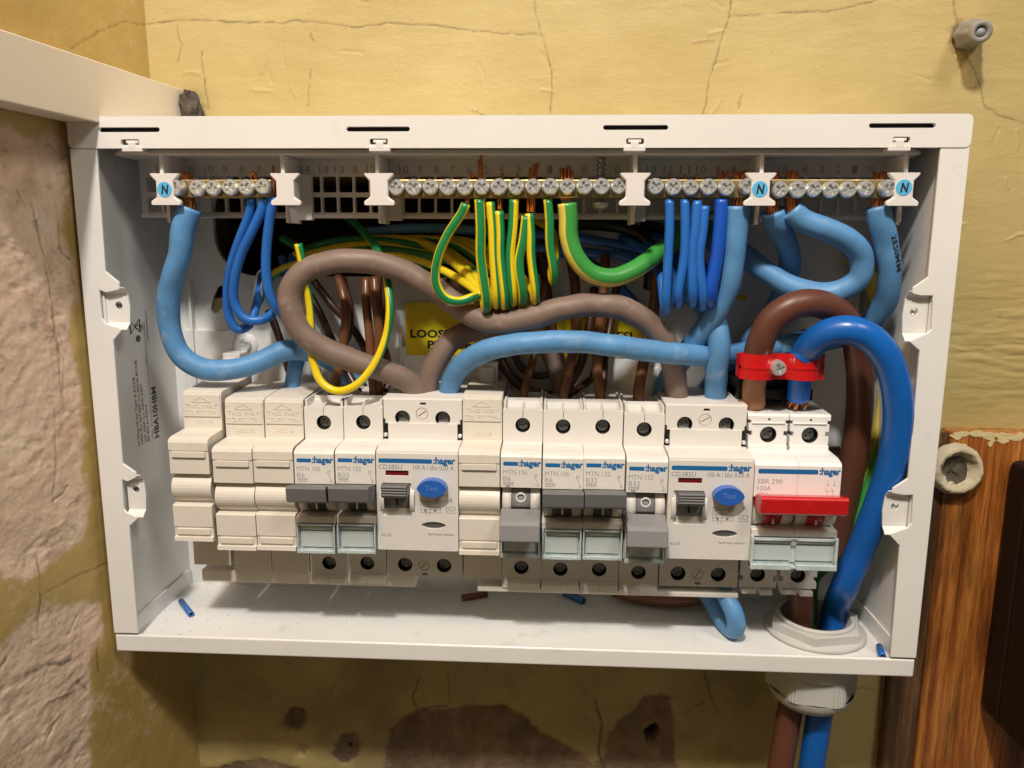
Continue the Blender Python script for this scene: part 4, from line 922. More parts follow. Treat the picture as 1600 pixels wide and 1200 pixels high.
def main_switch(k, dz):
    x0 = xL(k)+.2; off = (x0+17.5, 50, 33+dz); o2 = (17.5, 50, 33)
    T = thing('main_switch', 'double pole main switch with a wide red toggle at the right end of the row', 'main switch', off)
    def B(name, mb, m='sw', bevel=0, parent=None): return build(name, mb, M[m] if isinstance(m, str) else m, parent or T, off=o2, bevel=bevel)
    zt = 111.8
    for i in (0, 1):
        x = 17.5*i; mb = MB().prism([[(20, 33.4), (50, 35), (50, zt+2.4), (15, zt+1.0), (14, zt), (20, zt-.5)]], 'x', x+.12, x+17.38)
        c = x+9.0
        cut = [(x+.6, 99.0), (x+16.9, 99.0), (x+16.9, 103.2), (x+15.4, 103.2), (x+15.4, 105.4), (x+16.9, 105.4), (x+16.9, 108.6), (x+16.0, 108.6), (x+16.0, 110.2), (x+17.3, 110.2), (x+17.3, zt), (x+.2, zt), (x+.2, 110.2), (x+1.5, 110.2), (x+1.5, 108.6), (x+.6, 108.6), (x+.6, 105.4), (x+2.1, 105.4), (x+2.1, 103.2), (x+.6, 103.2)]
        plate(mb, cut, [circle(c, 103.8, 3.5, 28)], 14, 18); mb.box(x+.6, x+16.9, 13.0, 18, 97, 99.2)
        mb.box(x+1.8, x+15.7, 13.4, 14.2, 108.7, 109.1)
        low = [(x+.8, 34), (x+16.7, 34), (x+16.7, 37), (x+15.2, 37), (x+15.2, 39.5), (x+16.7, 39.5), (x+16.7, 52), (x+.8, 52), (x+.8, 39.5), (x+2.2, 39.5), (x+2.2, 37), (x+.8, 37)]
        plate(mb, low, [circle(x+(8.4), 39.9, 3.3, 28)], 14, 18)
        mb.box(x+1.5, x+8, 12.6, 18, 31.6, 33.6); mb.box(x+9.5, x+15, 12.6, 18, 31.0, 33.0)
        mb.prism([[(14, 97.4), (3.0, 97.0), (-1.0, 96.0), (-2, 94.6), (-2, 81.2), (6, 81), (6, 67.6), (-1.8, 67.4), (-2.6, 67), (-2.6, 64.4), (-.8, 64.2), (-.8, 52.6), (.6, 51.8), (14, 51.8)]], 'x', x+.05, x+17.45)
        B('pole_housing', mb, 'sw', .28)
        terminal_hole(T, o2, c, 103.8, 14.4, 3.45, 0, .7); terminal_hole(T, o2, x+8.4, 39.9, 14.4, 3.25, 0, .2)
        mb = MB().box(c-.5, c+.5, 13.9, 14.3, 110.2, 110.9); B('slot', mb, 'hole')
        # rocker shells
        for (a_, b_, m_, nm) in ((.6, 5.0, 'sw', 'rocker_cheek'), (5.1, 12.2, 'red', 'rocker'), (12.3, 16.8, 'sw', 'rocker_cheek')):
            pr = [(5.4+7.4*math.cos(math.radians(t)), 74.4+7.2*math.sin(math.radians(t))) for t in np.linspace(95, 265, 14)]
            mb = MB().prism([pr], 'x', x+a_, x+b_, smooth_side=True); rk = B(nm, mb, m_)
            if m_ == 'red': mb = MB().box(x+8.3, x+9.1, -2.3, -1.8, 69.6, 71.6); B('mark', mb, 'white', parent=rk)
        mb = MB().prism([[(-.8-2.0*math.sin(math.pi*j/8), 60.4+3.5*j/8) for j in range(9)]], 'x', x+1.6, x+16.6, smooth_side=True); mb.box(x+1.4, x+16.6, -1.9, -.75, 53.8, 60.4)
        B('label_insert', mb, mat('grey_label_card_pale', (.68, .71, .71), .5))
    mb = MB().box(.7, 34.3, -4.2, -3.8, 52.6, 64.4); cv = B('window_cover', mb, 'glass')
    mb = MB().box(-.2, .9, -4.6, -.5, 51.2, 64.6); mb.box(34.1, 35.2, -4.6, -.5, 51.2, 64.6); mb.box(-.2, 16.4, -4.9, -.3, 50.5, 52.8); mb.box(18.6, 35.2, -4.9, -.3, 50.5, 52.8); mb.box(16.4, 18.6, -4.5, -.5, 50.9, 52); mb.box(.9, 34.1, -4.4, -3.7, 63.7, 64.3)
    B('cover_rim', mb, 'glass_edge', .25, parent=cv)
    pr = [(-11.2, 76.8), (-12.4, 77.8), (-13.0, 83.8), (-12.0, 84.8), (-5.0, 83.4), (-.6, 81.0), (-.6, 77.4), (-6, 76.6)]
    mb = MB().prism([pr], 'x', .4, 34.9); B('toggle', mb, 'red', .6)
    y = -2.05; mb = MB().prism([rrect(1.4, 91.2, 25.6, 93.2, .6, 3)], 'y', y, y+.03); text(mb, ':hager', (26.0, y, 91.2), 8.6, 2.8, bold=.045); B('lettering', mb, 'logo')
    mb = MB(); text(mb, 'SBR 290', (1.4, y, 86.9), 10, 2.1); text(mb, '100A', (1.4, y, 83.9), 5.6, 2.1); text(mb, '400 V~', (1.4, y, 81.3), 5.4, 1.9)
    for dx in (0, 2.6): line2(mb, [(29.8+dx, 88.6), (29.8+dx, 86.6)], .2, y); line2(mb, [(29.2+dx, 86.6), (30.4+dx, 86.6)], .2, y); line2(mb, [(28.8+dx, 85.6), (29.9+dx, 82.8), (29.9+dx, 81.4)], .2, y)
    line2(mb, [(29.2, 84.2), (32.2, 84.2)], .15, y)
    B('lettering', mb, 'ink_light')
    mb = MB()
    for i in range(2):
        for a_, b_ in (((2, 16), (15.6, 26)), ((15.6, 16), (9, 20)), ((1, 22), (5, 16))):
            x = 17.5*i; (x1_, y1_), (x2_, y2_) = a_, b_; f = lambda yy: zt+1.0+(yy-15)*.04+.04
            mb.quad([(x+x1_, y1_, f(y1_)), (x+x1_+.25, y1_, f(y1_)), (x+x2_+.25, y2_, f(y2_)), (x+x2_, y2_, f(y2_))])
    B('lettering', mb, 'ink')
    return T
main_switch(11, -1.2)
# busbar covers under the breakers
for (xa, xb, za, zb, y0, lab_) in ((34, 134, 27.2, 33.0, 16.5, 'pale plastic busbar cover under the left half of the breakers'), (163, 279, 28.2, 30.4, 12.0, 'pale plastic busbar cover under the right hand group of breakers')):
    B_ = thing('busbar', lab_, 'busbar', ((xa+xb)/2, y0, za)); off = ((xa+xb)/2, y0, za)
    mb = MB().box(xa, xb, y0, y0+9, za, zb); build('cover', mb, M['blank'], B_, off=off, bevel=.4)


# ================================================================== CLAMP, GLAND
c1 = P(1182, 577, 16); c2 = P(1252, 579, 16); cs = P(1219.5, 577, 5); CL = thing('cable_clamp', 'red plastic cable clamp with one screw holding the two supply tails', 'cable clamp', (cs.x, 20, 126))
off = (cs.x, 20, 126)
def strap(y_mid, r, front=True):
    s_ = -1 if front else 1; o = []
    X0, X1 = c1.x, c2.x; yc = 16
    outer = []; n = 60
    for i in range(n+1):
        x = X0-8.0+(X1-X0+16.0)*i/n; y = 0
        for cx in (X0, X1):
            q = r*r-(x-cx)**2
            if q > 0: y = max(y, math.sqrt(q))
        y = max(y, y_mid+1.0*math.cos((x-cs.x)*.5)*0)
        outer.append((x, yc+s_*y))
    sm = [outer[0]]+[(outer[i][0], (outer[i-1][1]+outer[i][1]*2+outer[i+1][1])/4) for i in range(1, n)]+[outer[-1]]
    inner = [(x, y-s_*2.4) for x, y in sm]
    return sm+inner[::-1]
mb = MB().prism([strap(4.2, 7.7)], 'z', 127.0, 137.8); mb.prism([strap(4.2, 8.0)], 'z', 131.6, 132.6); build('front_strap', mb, M['red'], CL, off=off, bevel=.7, seg=3)
mb = MB().prism([strap(3.0, 7.2, False)], 'z', 127.5, 137.2); build('rear_strap', mb, M['red'], CL, off=off, bevel=.7, seg=3)
pan_screw('clamp_screw', (cs.x, 11.2, cs.z), 3.3, 5.2, CL, off, 'zinc', .4); mb = MB().lathe([(2.2, 4), (2.2, 30)], (cs.x, 5, cs.z), 'y', 14); build('screw_shank', mb, M['zinc'], CL, off=off)
a = P(1145, 588, 34); b = P(1262, 618, 34); mb = MB().box(a.x, b.x, 27, 50, b.z-1, a.z-4); mb.box(a.x, a.x+4, 25, 50, b.z-1, a.z); mb.box(a.x+8, b.x, 30, 52, a.z-4, a.z+1); build('clamp_base', mb, M['blackc'], CL, off=off, bevel=.6)

gx, gy = 318.2, 26.0
GL = thing('cable_gland', 'grey plastic cable gland through the floor where the supply tails leave', 'cable gland', (gx, gy, 0)); off = (gx, gy, 0)
hexo = [(gx+21.2*math.cos(math.radians(a+12)), gy+21.2*math.sin(math.radians(a+12))) for a in range(0, 360, 60)]
mb = MB().prism([hexo, circle(gx, gy, 16.2, 48)], 'z', 8.8, 13.4); build('locknut', mb, M['gland'], GL, off=off, bevel=1.2, seg=3)
mb = MB().lathe([(21.8, 7.1), (22.2, 7.5), (22.2, 8.6), (21.6, 9.2), (17, 9.3)], (gx, gy, 0), 'z', 64); build('flange', mb, M['gland'], GL, off=off)
mb = MB().lathe([(15.2, -24), (15.2, 14.6), (15.6, 15.0), (16.8, 15.0), (17.2, 14.6), (17.2, 13.0), (16.4, 12.6), (16.4, -10)], (gx, gy, 0), 'z', 56); build('threaded_sleeve', mb, M['gland'], GL, off=off)
o_ = []
for i in range(180):
    a = 2*math.pi*i/180; s_ = (math.degrees(a)+9) % 60; r = 20.6*math.cos(math.radians(30))/math.cos(math.radians(abs(s_-30))) if True else 20
    r = min(r, 19.7)+.1; 
    if s_ < 13 or s_ > 47: r += (.35 if i % 2 else -.1)
    o_.append((gx+r*math.cos(a), gy+r*math.sin(a)))
mb = MB().prism([o_, circle(gx, gy, 15.4, 48)], 'z', -20.5, -8.5); build('dome_nut', mb, M['gland'], GL, off=off, bevel=0)
mb = MB().lathe([(19.6, -9), (20.4, -7.5), (20.4, 0)], (gx, gy, 0), 'z', 56); build('collar', mb, M['gland'], GL, off=off)
mb = MB().lathe([(19.2, -20.2), (18.6, -23), (17.0, -25.4), (15.0, -27.2), (12.8, -27.8), (12.6, -24)], (gx, gy, 0), 'z', 56); build('dome', mb, M['gland'], GL, off=off)

# ================================================================== CABLES
T3 = 'thick light blue jumper cables'
RO = .030
o, pp, _ = cable('blue_cable', 'thick dusty blue cable looping down the left side from the far left bar', [(297, 325, 10.5), (288, 350, 10), (280, 400, 11), (266, 450, 14), (264, 500, 17), (278, 548, 19), (310, 574, 20), (355, 578, 22), (402, 567, 26), (442, 549, 30), (478, 548, 36), (520, 565, 44), (560, 600, 50)], 4.75, M['blue_old'], T3, rough=RO)
strands(o, pp[0], P(297, 330, 11.6), P(291, 268, 11.6), 2.25, 22, seed=2, twist=.9)
cable('blue_cable', 'short stub of blue cable dropping behind the cream modules at the left', [(470, 548, 42), (462, 570, 40), (457, 600, 40), (456, 640, 42)], 3.6, M['blue_old'], T3, rough=RO)
o, pp, _ = cable('brown_cable', 'thick dusty brown cable forming the large loop left of the middle', [(662, 634, 30), (648, 606, 27), (622, 588, 24), (570, 570, 20), (520, 551, 17), (480, 528, 15), (457, 492, 14), (455, 452, 14), (480, 422, 15), (530, 408, 16), (580, 410, 17), (630, 424, 19), (680, 452, 21), (718, 480, 21), (752, 499, 18), (790, 504, 15), (830, 497, 14), (880, 482, 13), (930, 476, 14), (980, 485, 16), (1022, 514, 19), (1046, 550, 23), (1055, 590, 28), (1058, 640, 32)], 5.1, M['mauve'], 'thick dusty brown jumper cables', rough=RO)
cable('brown_cable', 'thick dusty brown cable rising from the left blue button unit behind the loop', [(664, 640, 32), (666, 606, 31), (680, 568, 30), (706, 532, 31), (745, 514, 35), (800, 510, 42), (842, 530, 46), (868, 565, 47), (878, 600, 46), (880, 650, 46)], 5.0, M['mauve'], 'thick dusty brown jumper cables', rough=RO)
o, pp, _ = cable('blue_cable', 'thick light blue cable arching over the middle breakers', [(704, 640, 32), (703, 608, 29), (714, 580, 24), (742, 556, 18), (785, 541, 13), (840, 535, 11), (900, 534, 11), (960, 540, 12), (1020, 549, 15), (1080, 554, 21), (1140, 553, 32), (1200, 545, 42), (1260, 530, 48)], 4.75, M['blue_old'], T3, rough=RO)
o, pp, _ = cable('blue_cable', 'thick light blue cable falling from beside the thin blue wires', [(1153, 322, 10.5), (1151, 345, 11), (1147, 390, 12), (1139, 440, 14), (1118, 488, 18), (1090, 528, 25), (1062, 566, 34), (1040, 600, 42), (1030, 650, 46)], 4.8, M['blue_old'], T3, rough=RO)
strands(o, pp[0], P(1153, 330, 11.6), P(1157, 266, 11.6), 2.25, 22, seed=3, twist=.9)
cable('blue_cable', 'thick light blue cable standing up from the right blue button unit', [(1118, 650, 32), (1118, 612, 28), (1120, 575, 23), (1124, 535, 20), (1116, 500, 23), (1098, 476, 30), (1078, 452, 40), (1064, 425, 50), (1050, 400, 56)], 4.8, M['blue_old'], T3, rough=RO)
o, pp, _ = cable('blue_cable', 'thick blue cable bending sharply right under the fourth terminal bar', [(1236, 328, 11), (1252, 343, 11), (1288, 358, 11), (1326, 376, 12), (1346, 402, 14), (1342, 434, 16), (1312, 455, 18), (1272, 458, 20), (1228, 444, 23), (1190, 420, 27), (1158, 396, 32), (1120, 376, 42), (1070, 362, 52), (1010, 360, 60)], 4.75, M['blue_old'], T3, rough=RO)
strands(o, pp[0], P(1238, 334, 11.6), P(1238, 266, 11.6), 2.25, 22, seed=4, twist=.9)
o, pp, _ = cable('blue_cable', 'thick blue cable dropping into shade behind the brown supply tail', [(1207, 330, 12), (1212, 348, 14), (1226, 374, 22), (1234, 408, 32), (1226, 450, 40), (1206, 490, 45), (1172, 535, 48), (1130, 580, 50), (1096, 620, 50)], 4.75, M['blue_old'], T3, rough=RO)
strands(o, pp[0], P(1206, 336, 11.6), P(1209, 266, 11.6), 2.25, 22, seed=5, twist=.9)
o, pp, fpath = cable('blue_cable', 'thick light blue cable at the far right printed with black characters', [(1371, 322, 10.5), (1376, 345, 11), (1384, 380, 13), (1390, 430, 16), (1382, 475, 22), (1356, 508, 30), (1310, 528, 38), (1250, 538, 42), (1190, 552, 46), (1140, 575, 50)], 4.75, M['blue_old'], T3, rough=RO)
strands(o, pp[0], P(1371, 330, 11.6), P(1375, 266, 11.6), 2.25, 22, seed=6, twist=.9)
# black print wrapped on that cable
def wrap_text(parent, org, path, r, s, s0, length, h, ang, m):
    v, f = text_geo(s, .01); x0, x1 = v[:, 0].min(), v[:, 0].max(); sx_ = length/(x1-x0); sy = h/.7
    cum = [0]
    for a, b in zip(path, path[1:]): cum.append(cum[-1]+(b-a).length)
    mb = MB(); pts = []
    for p in v:
        d_ = s0+(p[0]-x0)*sx_; i = min(len(path)-2, max(0, int(np.searchsorted(cum, d_))-1)); t = (d_-cum[i])/(cum[i+1]-cum[i]); c = path[i].lerp(path[i+1], t); T = (path[i+1]-path[i]).normalized()
        N = Vector((0, -1, 0)); N = (N-T*N.dot(T)).normalized(); B = T.cross(N); th = ang+p[1]*sy/r
        pts.append(c+(N*math.cos(th)-B*math.sin(th))*(r*1.03+.05))
    mb.add(pts, f); build('lettering', mb, m, parent, off=org)
wrap_text(o, pp[0], fpath, 4.75, '2ES0MM', 12, 15, 2.4, .15, M['black'])
# supply tails
TG = 'thick supply tails'
bx = (gx-6.5, gy+1); cx_ = (gx+5.6, gy-2.5)
pts = [P(1183, 556, 15), P(1190, 530, 12), P(1206, 500, 10), P(1238, 478, 9), P(1275, 474, 11), P(1312, 490, 16), P(1334, 525, 22), P(1343, 575, 27), P(1343, 640, 31), P(1334, 710, 33), P(1318, 790, 35), P(1298, 860, 35), Vector((bx[0]+1, 30, 42)), Vector((bx[0], gy+1, 14)), Vector((bx[0]-1, gy, -20)), Vector((bx[0]-4, gy, -60)), Vector((bx[0]-8, gy+2, -120)), Vector((bx[0]-9, gy+4, -240))]
o, pp, _ = cable('brown_tail', 'glossy brown supply tail arching behind the blue one and out through the floor', pts, 5.75, M['brown_tail'], TG, raw=True, n=24, rough=.006)
mb = MB(); tube(mb, spline([P(1183, 558, 15), P(1182, 578, 16), P(1178, 605, 20), P(1178, 632, 23)]), 4.9, 22); ins = build('inner_insulation', mb, M['tan'], o, off=pp[0])
strands(o, pp[0], P(1179, 616, 21.5), P(1179, 645, 24), 3.4, 16, seed=8)
pts = [P(1258, 550, 14), P(1272, 535, 9), P(1298, 519, 4), P(1330, 516, 1), P(1362, 530, 0), P(1387, 562, 0), P(1401, 610, 1), P(1403, 665, 3), P(1392, 730, 6), P(1370, 795, 10), P(1344, 860, 15), P(1320, 915, 19), PZ(1304, 957, 13), Vector((cx_[0], gy-2, -20)), Vector((cx_[0]-2, gy-1, -60)), Vector((cx_[0]-6, gy+1, -120)), Vector((cx_[0]-7, gy+3, -240))]
o, pp, _ = cable('blue_tail', 'bright blue supply tail sweeping round the right side and out through the floor', pts, 5.85, M['blue_tail'], TG, raw=True, n=24, rough=.006)
mb = MB(); tube(mb, spline([P(1264, 545, 13), P(1254, 560, 14.5), P(1251, 580, 16), P(1247, 622, 21)]), 4.7, 22); build('inner_insulation', mb, M['blue_inner'], o, off=pp[0])
mb = MB(); pa = [P(1251, 562, 13.6), P(1259, 551, 13.2), P(1268, 540, 12)]; tube(mb, spline(pa), lambda t: 5.3+.9*t, 22, caps=False, rough=.03); build('cut_collar', mb, M['blue_tail'], o, off=pp[0])
strands(o, pp[0], P(1247, 618, 20.5), P(1246, 634, 22), 3.8, 30, seed=9, spread=1.1, twist=.5, rs=.42)
YG = [M['yel'], M['grn']]; YGB = [M['yel_big'], M['grn_big']]
# earth tail on the right
pts = [P(1330, 400, 50), P(1356, 428, 48), P(1372, 470, 46), P(1384, 530, 44), P(1388, 590, 42), P(1380, 650, 41), P(1366, 720, 40), P(1346, 790, 39), P(1322, 860, 37), Vector((gx+1, gy+10, 30)), Vector((gx, gy+9, 10)), Vector((gx-3, gy+8, -30)), Vector((gx-8, gy+7, -60)), Vector((gx-20, gy+5, -100)), Vector((gx-30, gy+4, -240))]
cable('earth_tail', 'green and yellow earth tail behind the blue tail on the right', pts, 3.9, YGB, None, raw=True, twist=.022, ph=2.2, split=.5)
# large earth in the middle
o, pp, _ = cable('earth_cable', 'thick green and yellow cable swinging right from the middle bar', [(886, 318, 9), (888, 340, 9), (889, 370, 9), (900, 402, 9), (922, 426, 10), (955, 434, 12), (990, 422, 16), (1024, 398, 23), (1060, 374, 32), (1100, 350, 42), (1140, 335, 50)], 3.9, YGB, None, twist=.006, ph=-2.35, split=.40, n=24)
for k, (dx, s1) in enumerate(((-9, 262), (-3, 263), (3, 261), (8, 266))):
    mb = MB(); tube(mb, [P(886+dx*.8, 312, 10), P(886+dx, s1, 10)], .75, 8); build('copper_core', mb, M['copper'], o, off=pp[0])
# thin earths: loops hanging from the middle bar
GE = 'thin green and yellow wires hanging from the middle bar'
def hang(label, top, mid, bot, back, ph, r=1.85, core=None, mats=YG, group=GE, name='earth_wire', cat='wire', twist=0.0, split=.48, y=8.5, deep=None):
    tx, ty = top; bx_, by = bot; pts = [(tx, ty, y), ((tx+mid[0])/2+1, (ty+mid[1])/2, y-.5), (*mid, y-.5), (bx_-.5, by-18, y), (bx_, by-4, y+2.5), (bx_-1, by-1, y+5.0), (bx_-4, by-16, y+9)]+back
    o, pp, _ = cable(name, label, pts, r, mats, group, cat=cat, n=16, ph=ph, twist=twist, split=split)
    if core:
        mb = MB()
        for (cx0, cy1, dx) in core: tube(mb, [P(tx+cx0, ty-3, 10), P(tx+cx0, 296, 11), P(tx+cx0+dx, cy1, 10.5)], .62, 8)
        build('copper_core', mb, M['copper'], o, off=pp[0])
    return o
bk = lambda x, y_: [(x, y_, 30), (x-60, y_-40, 46), (x-150, y_-45, 54), (x-260, y_-20, 55)]
o, pp, _ = cable('earth_wire', 'thin green and yellow wire in a wide teardrop loop left of the bunch', [(728, 318, 9), (722, 332, 9), (700, 366, 9), (684, 404, 9), (681, 440, 10), (694, 464, 11), (716, 471, 12), (740, 464, 14), (758, 458, 20), (790, 450, 30)], 1.95, YG, GE, cat='wire', ph=-.75, n=16, twist=.0, split=.24)
mb = MB(); tube(mb, spline([P(728, 320, 9), P(731, 300, 11), P(736, 272, 10.5), P(740, 276, 9)]), .62, 8); build('copper_core', mb, M['copper'], o, off=pp[0])
hang('green and yellow wire at the left of the hanging bunch, longest of them', (749, 312), (751, 400), (760, 484), bk(720, 420), -1.0, r=2.1, split=.25, core=[(-1, 250, 1), (3, 254, 1), (0, 240, 3)])
hang('mostly yellow wire second in the hanging bunch', (766, 316), (771, 400), (776, 478), bk(735, 425), -1.9, split=.25)
hang('green and yellow wire with bare copper showing, third in the bunch', (780, 330), (782, 400), (789, 480), bk(750, 430), -2.0, split=.30, core=[(-1, 300, 0), (2, 270, 3)])
hang('green and yellow wire fourth in the hanging bunch', (803, 312), (797, 400), (801, 474), bk(765, 420), -.1, split=.34, r=2.0, core=[(2, 272, 4)])
hang('curved green and yellow wire fifth in the hanging bunch', (822, 338), (811, 410), (817, 473), bk(780, 420), -1.3, r=1.9, split=.3)
hang('mostly yellow wire at the right of the hanging bunch', (827, 334), (830, 400), (837, 472), bk(800, 420), -2.1, split=.28, core=[(3, 256, 6), (6, 254, 8), (-2, 262, 4)])
hang('short green and yellow wire hanging alone right of the bunch', (856, 312), (859, 380), (866, 442), [(868, 400, 26), (862, 360, 40), (840, 345, 52)], -2.6, split=.45)
# front green loop on the left
cable('earth_wire', 'thin green and yellow wire looping in front of the left breakers', [(466, 381, 14), (471, 405, 14), (478, 440, 15), (484, 480, 16), (486, 525, 16), (489, 565, 16), (503, 598, 15), (527, 611, 14), (556, 602, 13), (583, 572, 14), (602, 530, 16), (609, 485, 17), (605, 440, 22), (596, 405, 28), (582, 378, 36), (562, 356, 44), (540, 338, 52)], 1.75, YG, None, cat='wire', n=16, ph=-2.4, split=.34, twist=-.055)
# bundles behind
bgrp = 'green and yellow wires running across behind the cables'
for i, (pts, lb, ph) in enumerate([
    ([(400, 480, 52), (424, 432, 50), (460, 414, 44), (520, 402, 40), (580, 399, 38), (640, 404, 36), (690, 422, 30), (730, 445, 22), (754, 462, 15)], 'yellow and green wire closest to the front of the rear bundle', 2.5),
    ([(440, 372, 58), (480, 392, 52), (540, 392, 46), (600, 390, 44), (660, 398, 42), (710, 410, 38), (748, 428, 28)], 'green striped wire in the middle of the rear bundle', 1.0),
    ([(470, 392, 56), (520, 378, 50), (570, 375, 48), (640, 382, 46), (700, 396, 46), (760, 420, 48), (800, 440, 50)], 'green wire along the top of the rear bundle', .4),
    ([(600, 388, 48), (660, 384, 48), (720, 392, 49), (790, 410, 52)], 'short yellow wire at the top right of the rear bundle', 2.6),
    ([(480, 398, 50), (540, 385, 46), (600, 383, 46), (665, 392, 46), (730, 418, 42)], 'dull yellow wire buried in the rear bundle', 2.9)]):
    cable('earth_wire', lb, pts, 1.9, YG, bgrp, cat='wire', n=14, ph=ph-2.2, split=.36)
# thin blues on the left bar
GB = 'thin blue wires on the far left bar'
def core1(o, pp, x, y, top, loop=False):
    mb = MB()
    if loop: tube(mb, spline([P(x, y, 10), P(x-3, 285, 11), P(x-5, 275, 10.5), P(x-1, 270, 10), P(x+3, 274, 10), P(x+2, 282, 10)]), .62, 8)
    else: tube(mb, [P(x, y+4, 10), P(x, 300, 11), P(x, top, 10.5)], .62, 8)
    build('copper_core', mb, M['copper'], o, off=pp[0])
o, pp, _ = cable('blue_wire', 'thin blue wire making the lowest loop at the left', [(393, 310, 10), (389, 335, 11), (374, 375, 13), (361, 415, 16), (355, 455, 19), (358, 495, 21), (372, 515, 22), (389, 508, 24), (400, 480, 30), (407, 445, 40), (414, 415, 52)], 1.95, M['blue_thin'], GB, cat='wire', n=14)
o, pp, _ = cable('blue_wire', 'thin blue wire making the wide middle loop at the left', [(413, 310, 10), (408, 330, 10), (392, 365, 11), (376, 400, 13), (366, 440, 15), (367, 475, 17), (383, 498, 18), (408, 500, 20), (432, 484, 26), (444, 455, 34), (452, 425, 46), (458, 400, 56)], 2.05, M['blue_thin'], GB, cat='wire', n=14); core1(o, pp, 397, 318, 0, True)
o, pp, _ = cable('blue_wire', 'thin blue wire hanging almost straight beside the brown loop', [(426, 308, 10), (422, 340, 10), (417, 380, 11), (416, 430, 12), (423, 465, 13), (436, 487, 16), (452, 500, 24), (470, 500, 36)], 2.05, M['blue_thin'], GB, cat='wire', n=14); core1(o, pp, 427, 318, 258)
# thin blues on the third bar
GB = 'thin blue wires on the third bar'
for i, (t, m_, b_, r, mt_, lb) in enumerate([((1046, 312), (1044, 400), (1041, 488), 1.9, 'blue_thin', 'leftmost and longest of the five thin blue hanging wires'), ((1070, 312), (1069, 400), (1060, 478), 1.9, 'blue_thin', 'second thin blue hanging wire, ending in a small hook'),
        ((1089, 314), (1082, 400), (1083, 475), 2.1, 'blue_thin', 'middle one of the five thin blue hanging wires'), ((1101, 322), (1093, 400), (1099, 481), 1.95, 'blue_thin', 'fourth thin blue hanging wire, against the deep blue one'), ((1127, 312), (1120, 400), (1111, 474), 2.7, 'blue_dark', 'deep blue hanging wire, fattest of the five')]):
    hang(lb, t, m_, b_, [(b_[0]-10, 430, 26), (b_[0]-30, 395, 40), (b_[0]-70, 370, 52)], 0, r=r, mats=M[mt_], group=GB, name='blue_wire', core=[(0, 272 if i != 3 else 272, 0)] if i < 3 else ([(-3, 268, -2), (1, 266, 1), (4, 270, 3), (7, 267, 4)] if i == 4 else None))
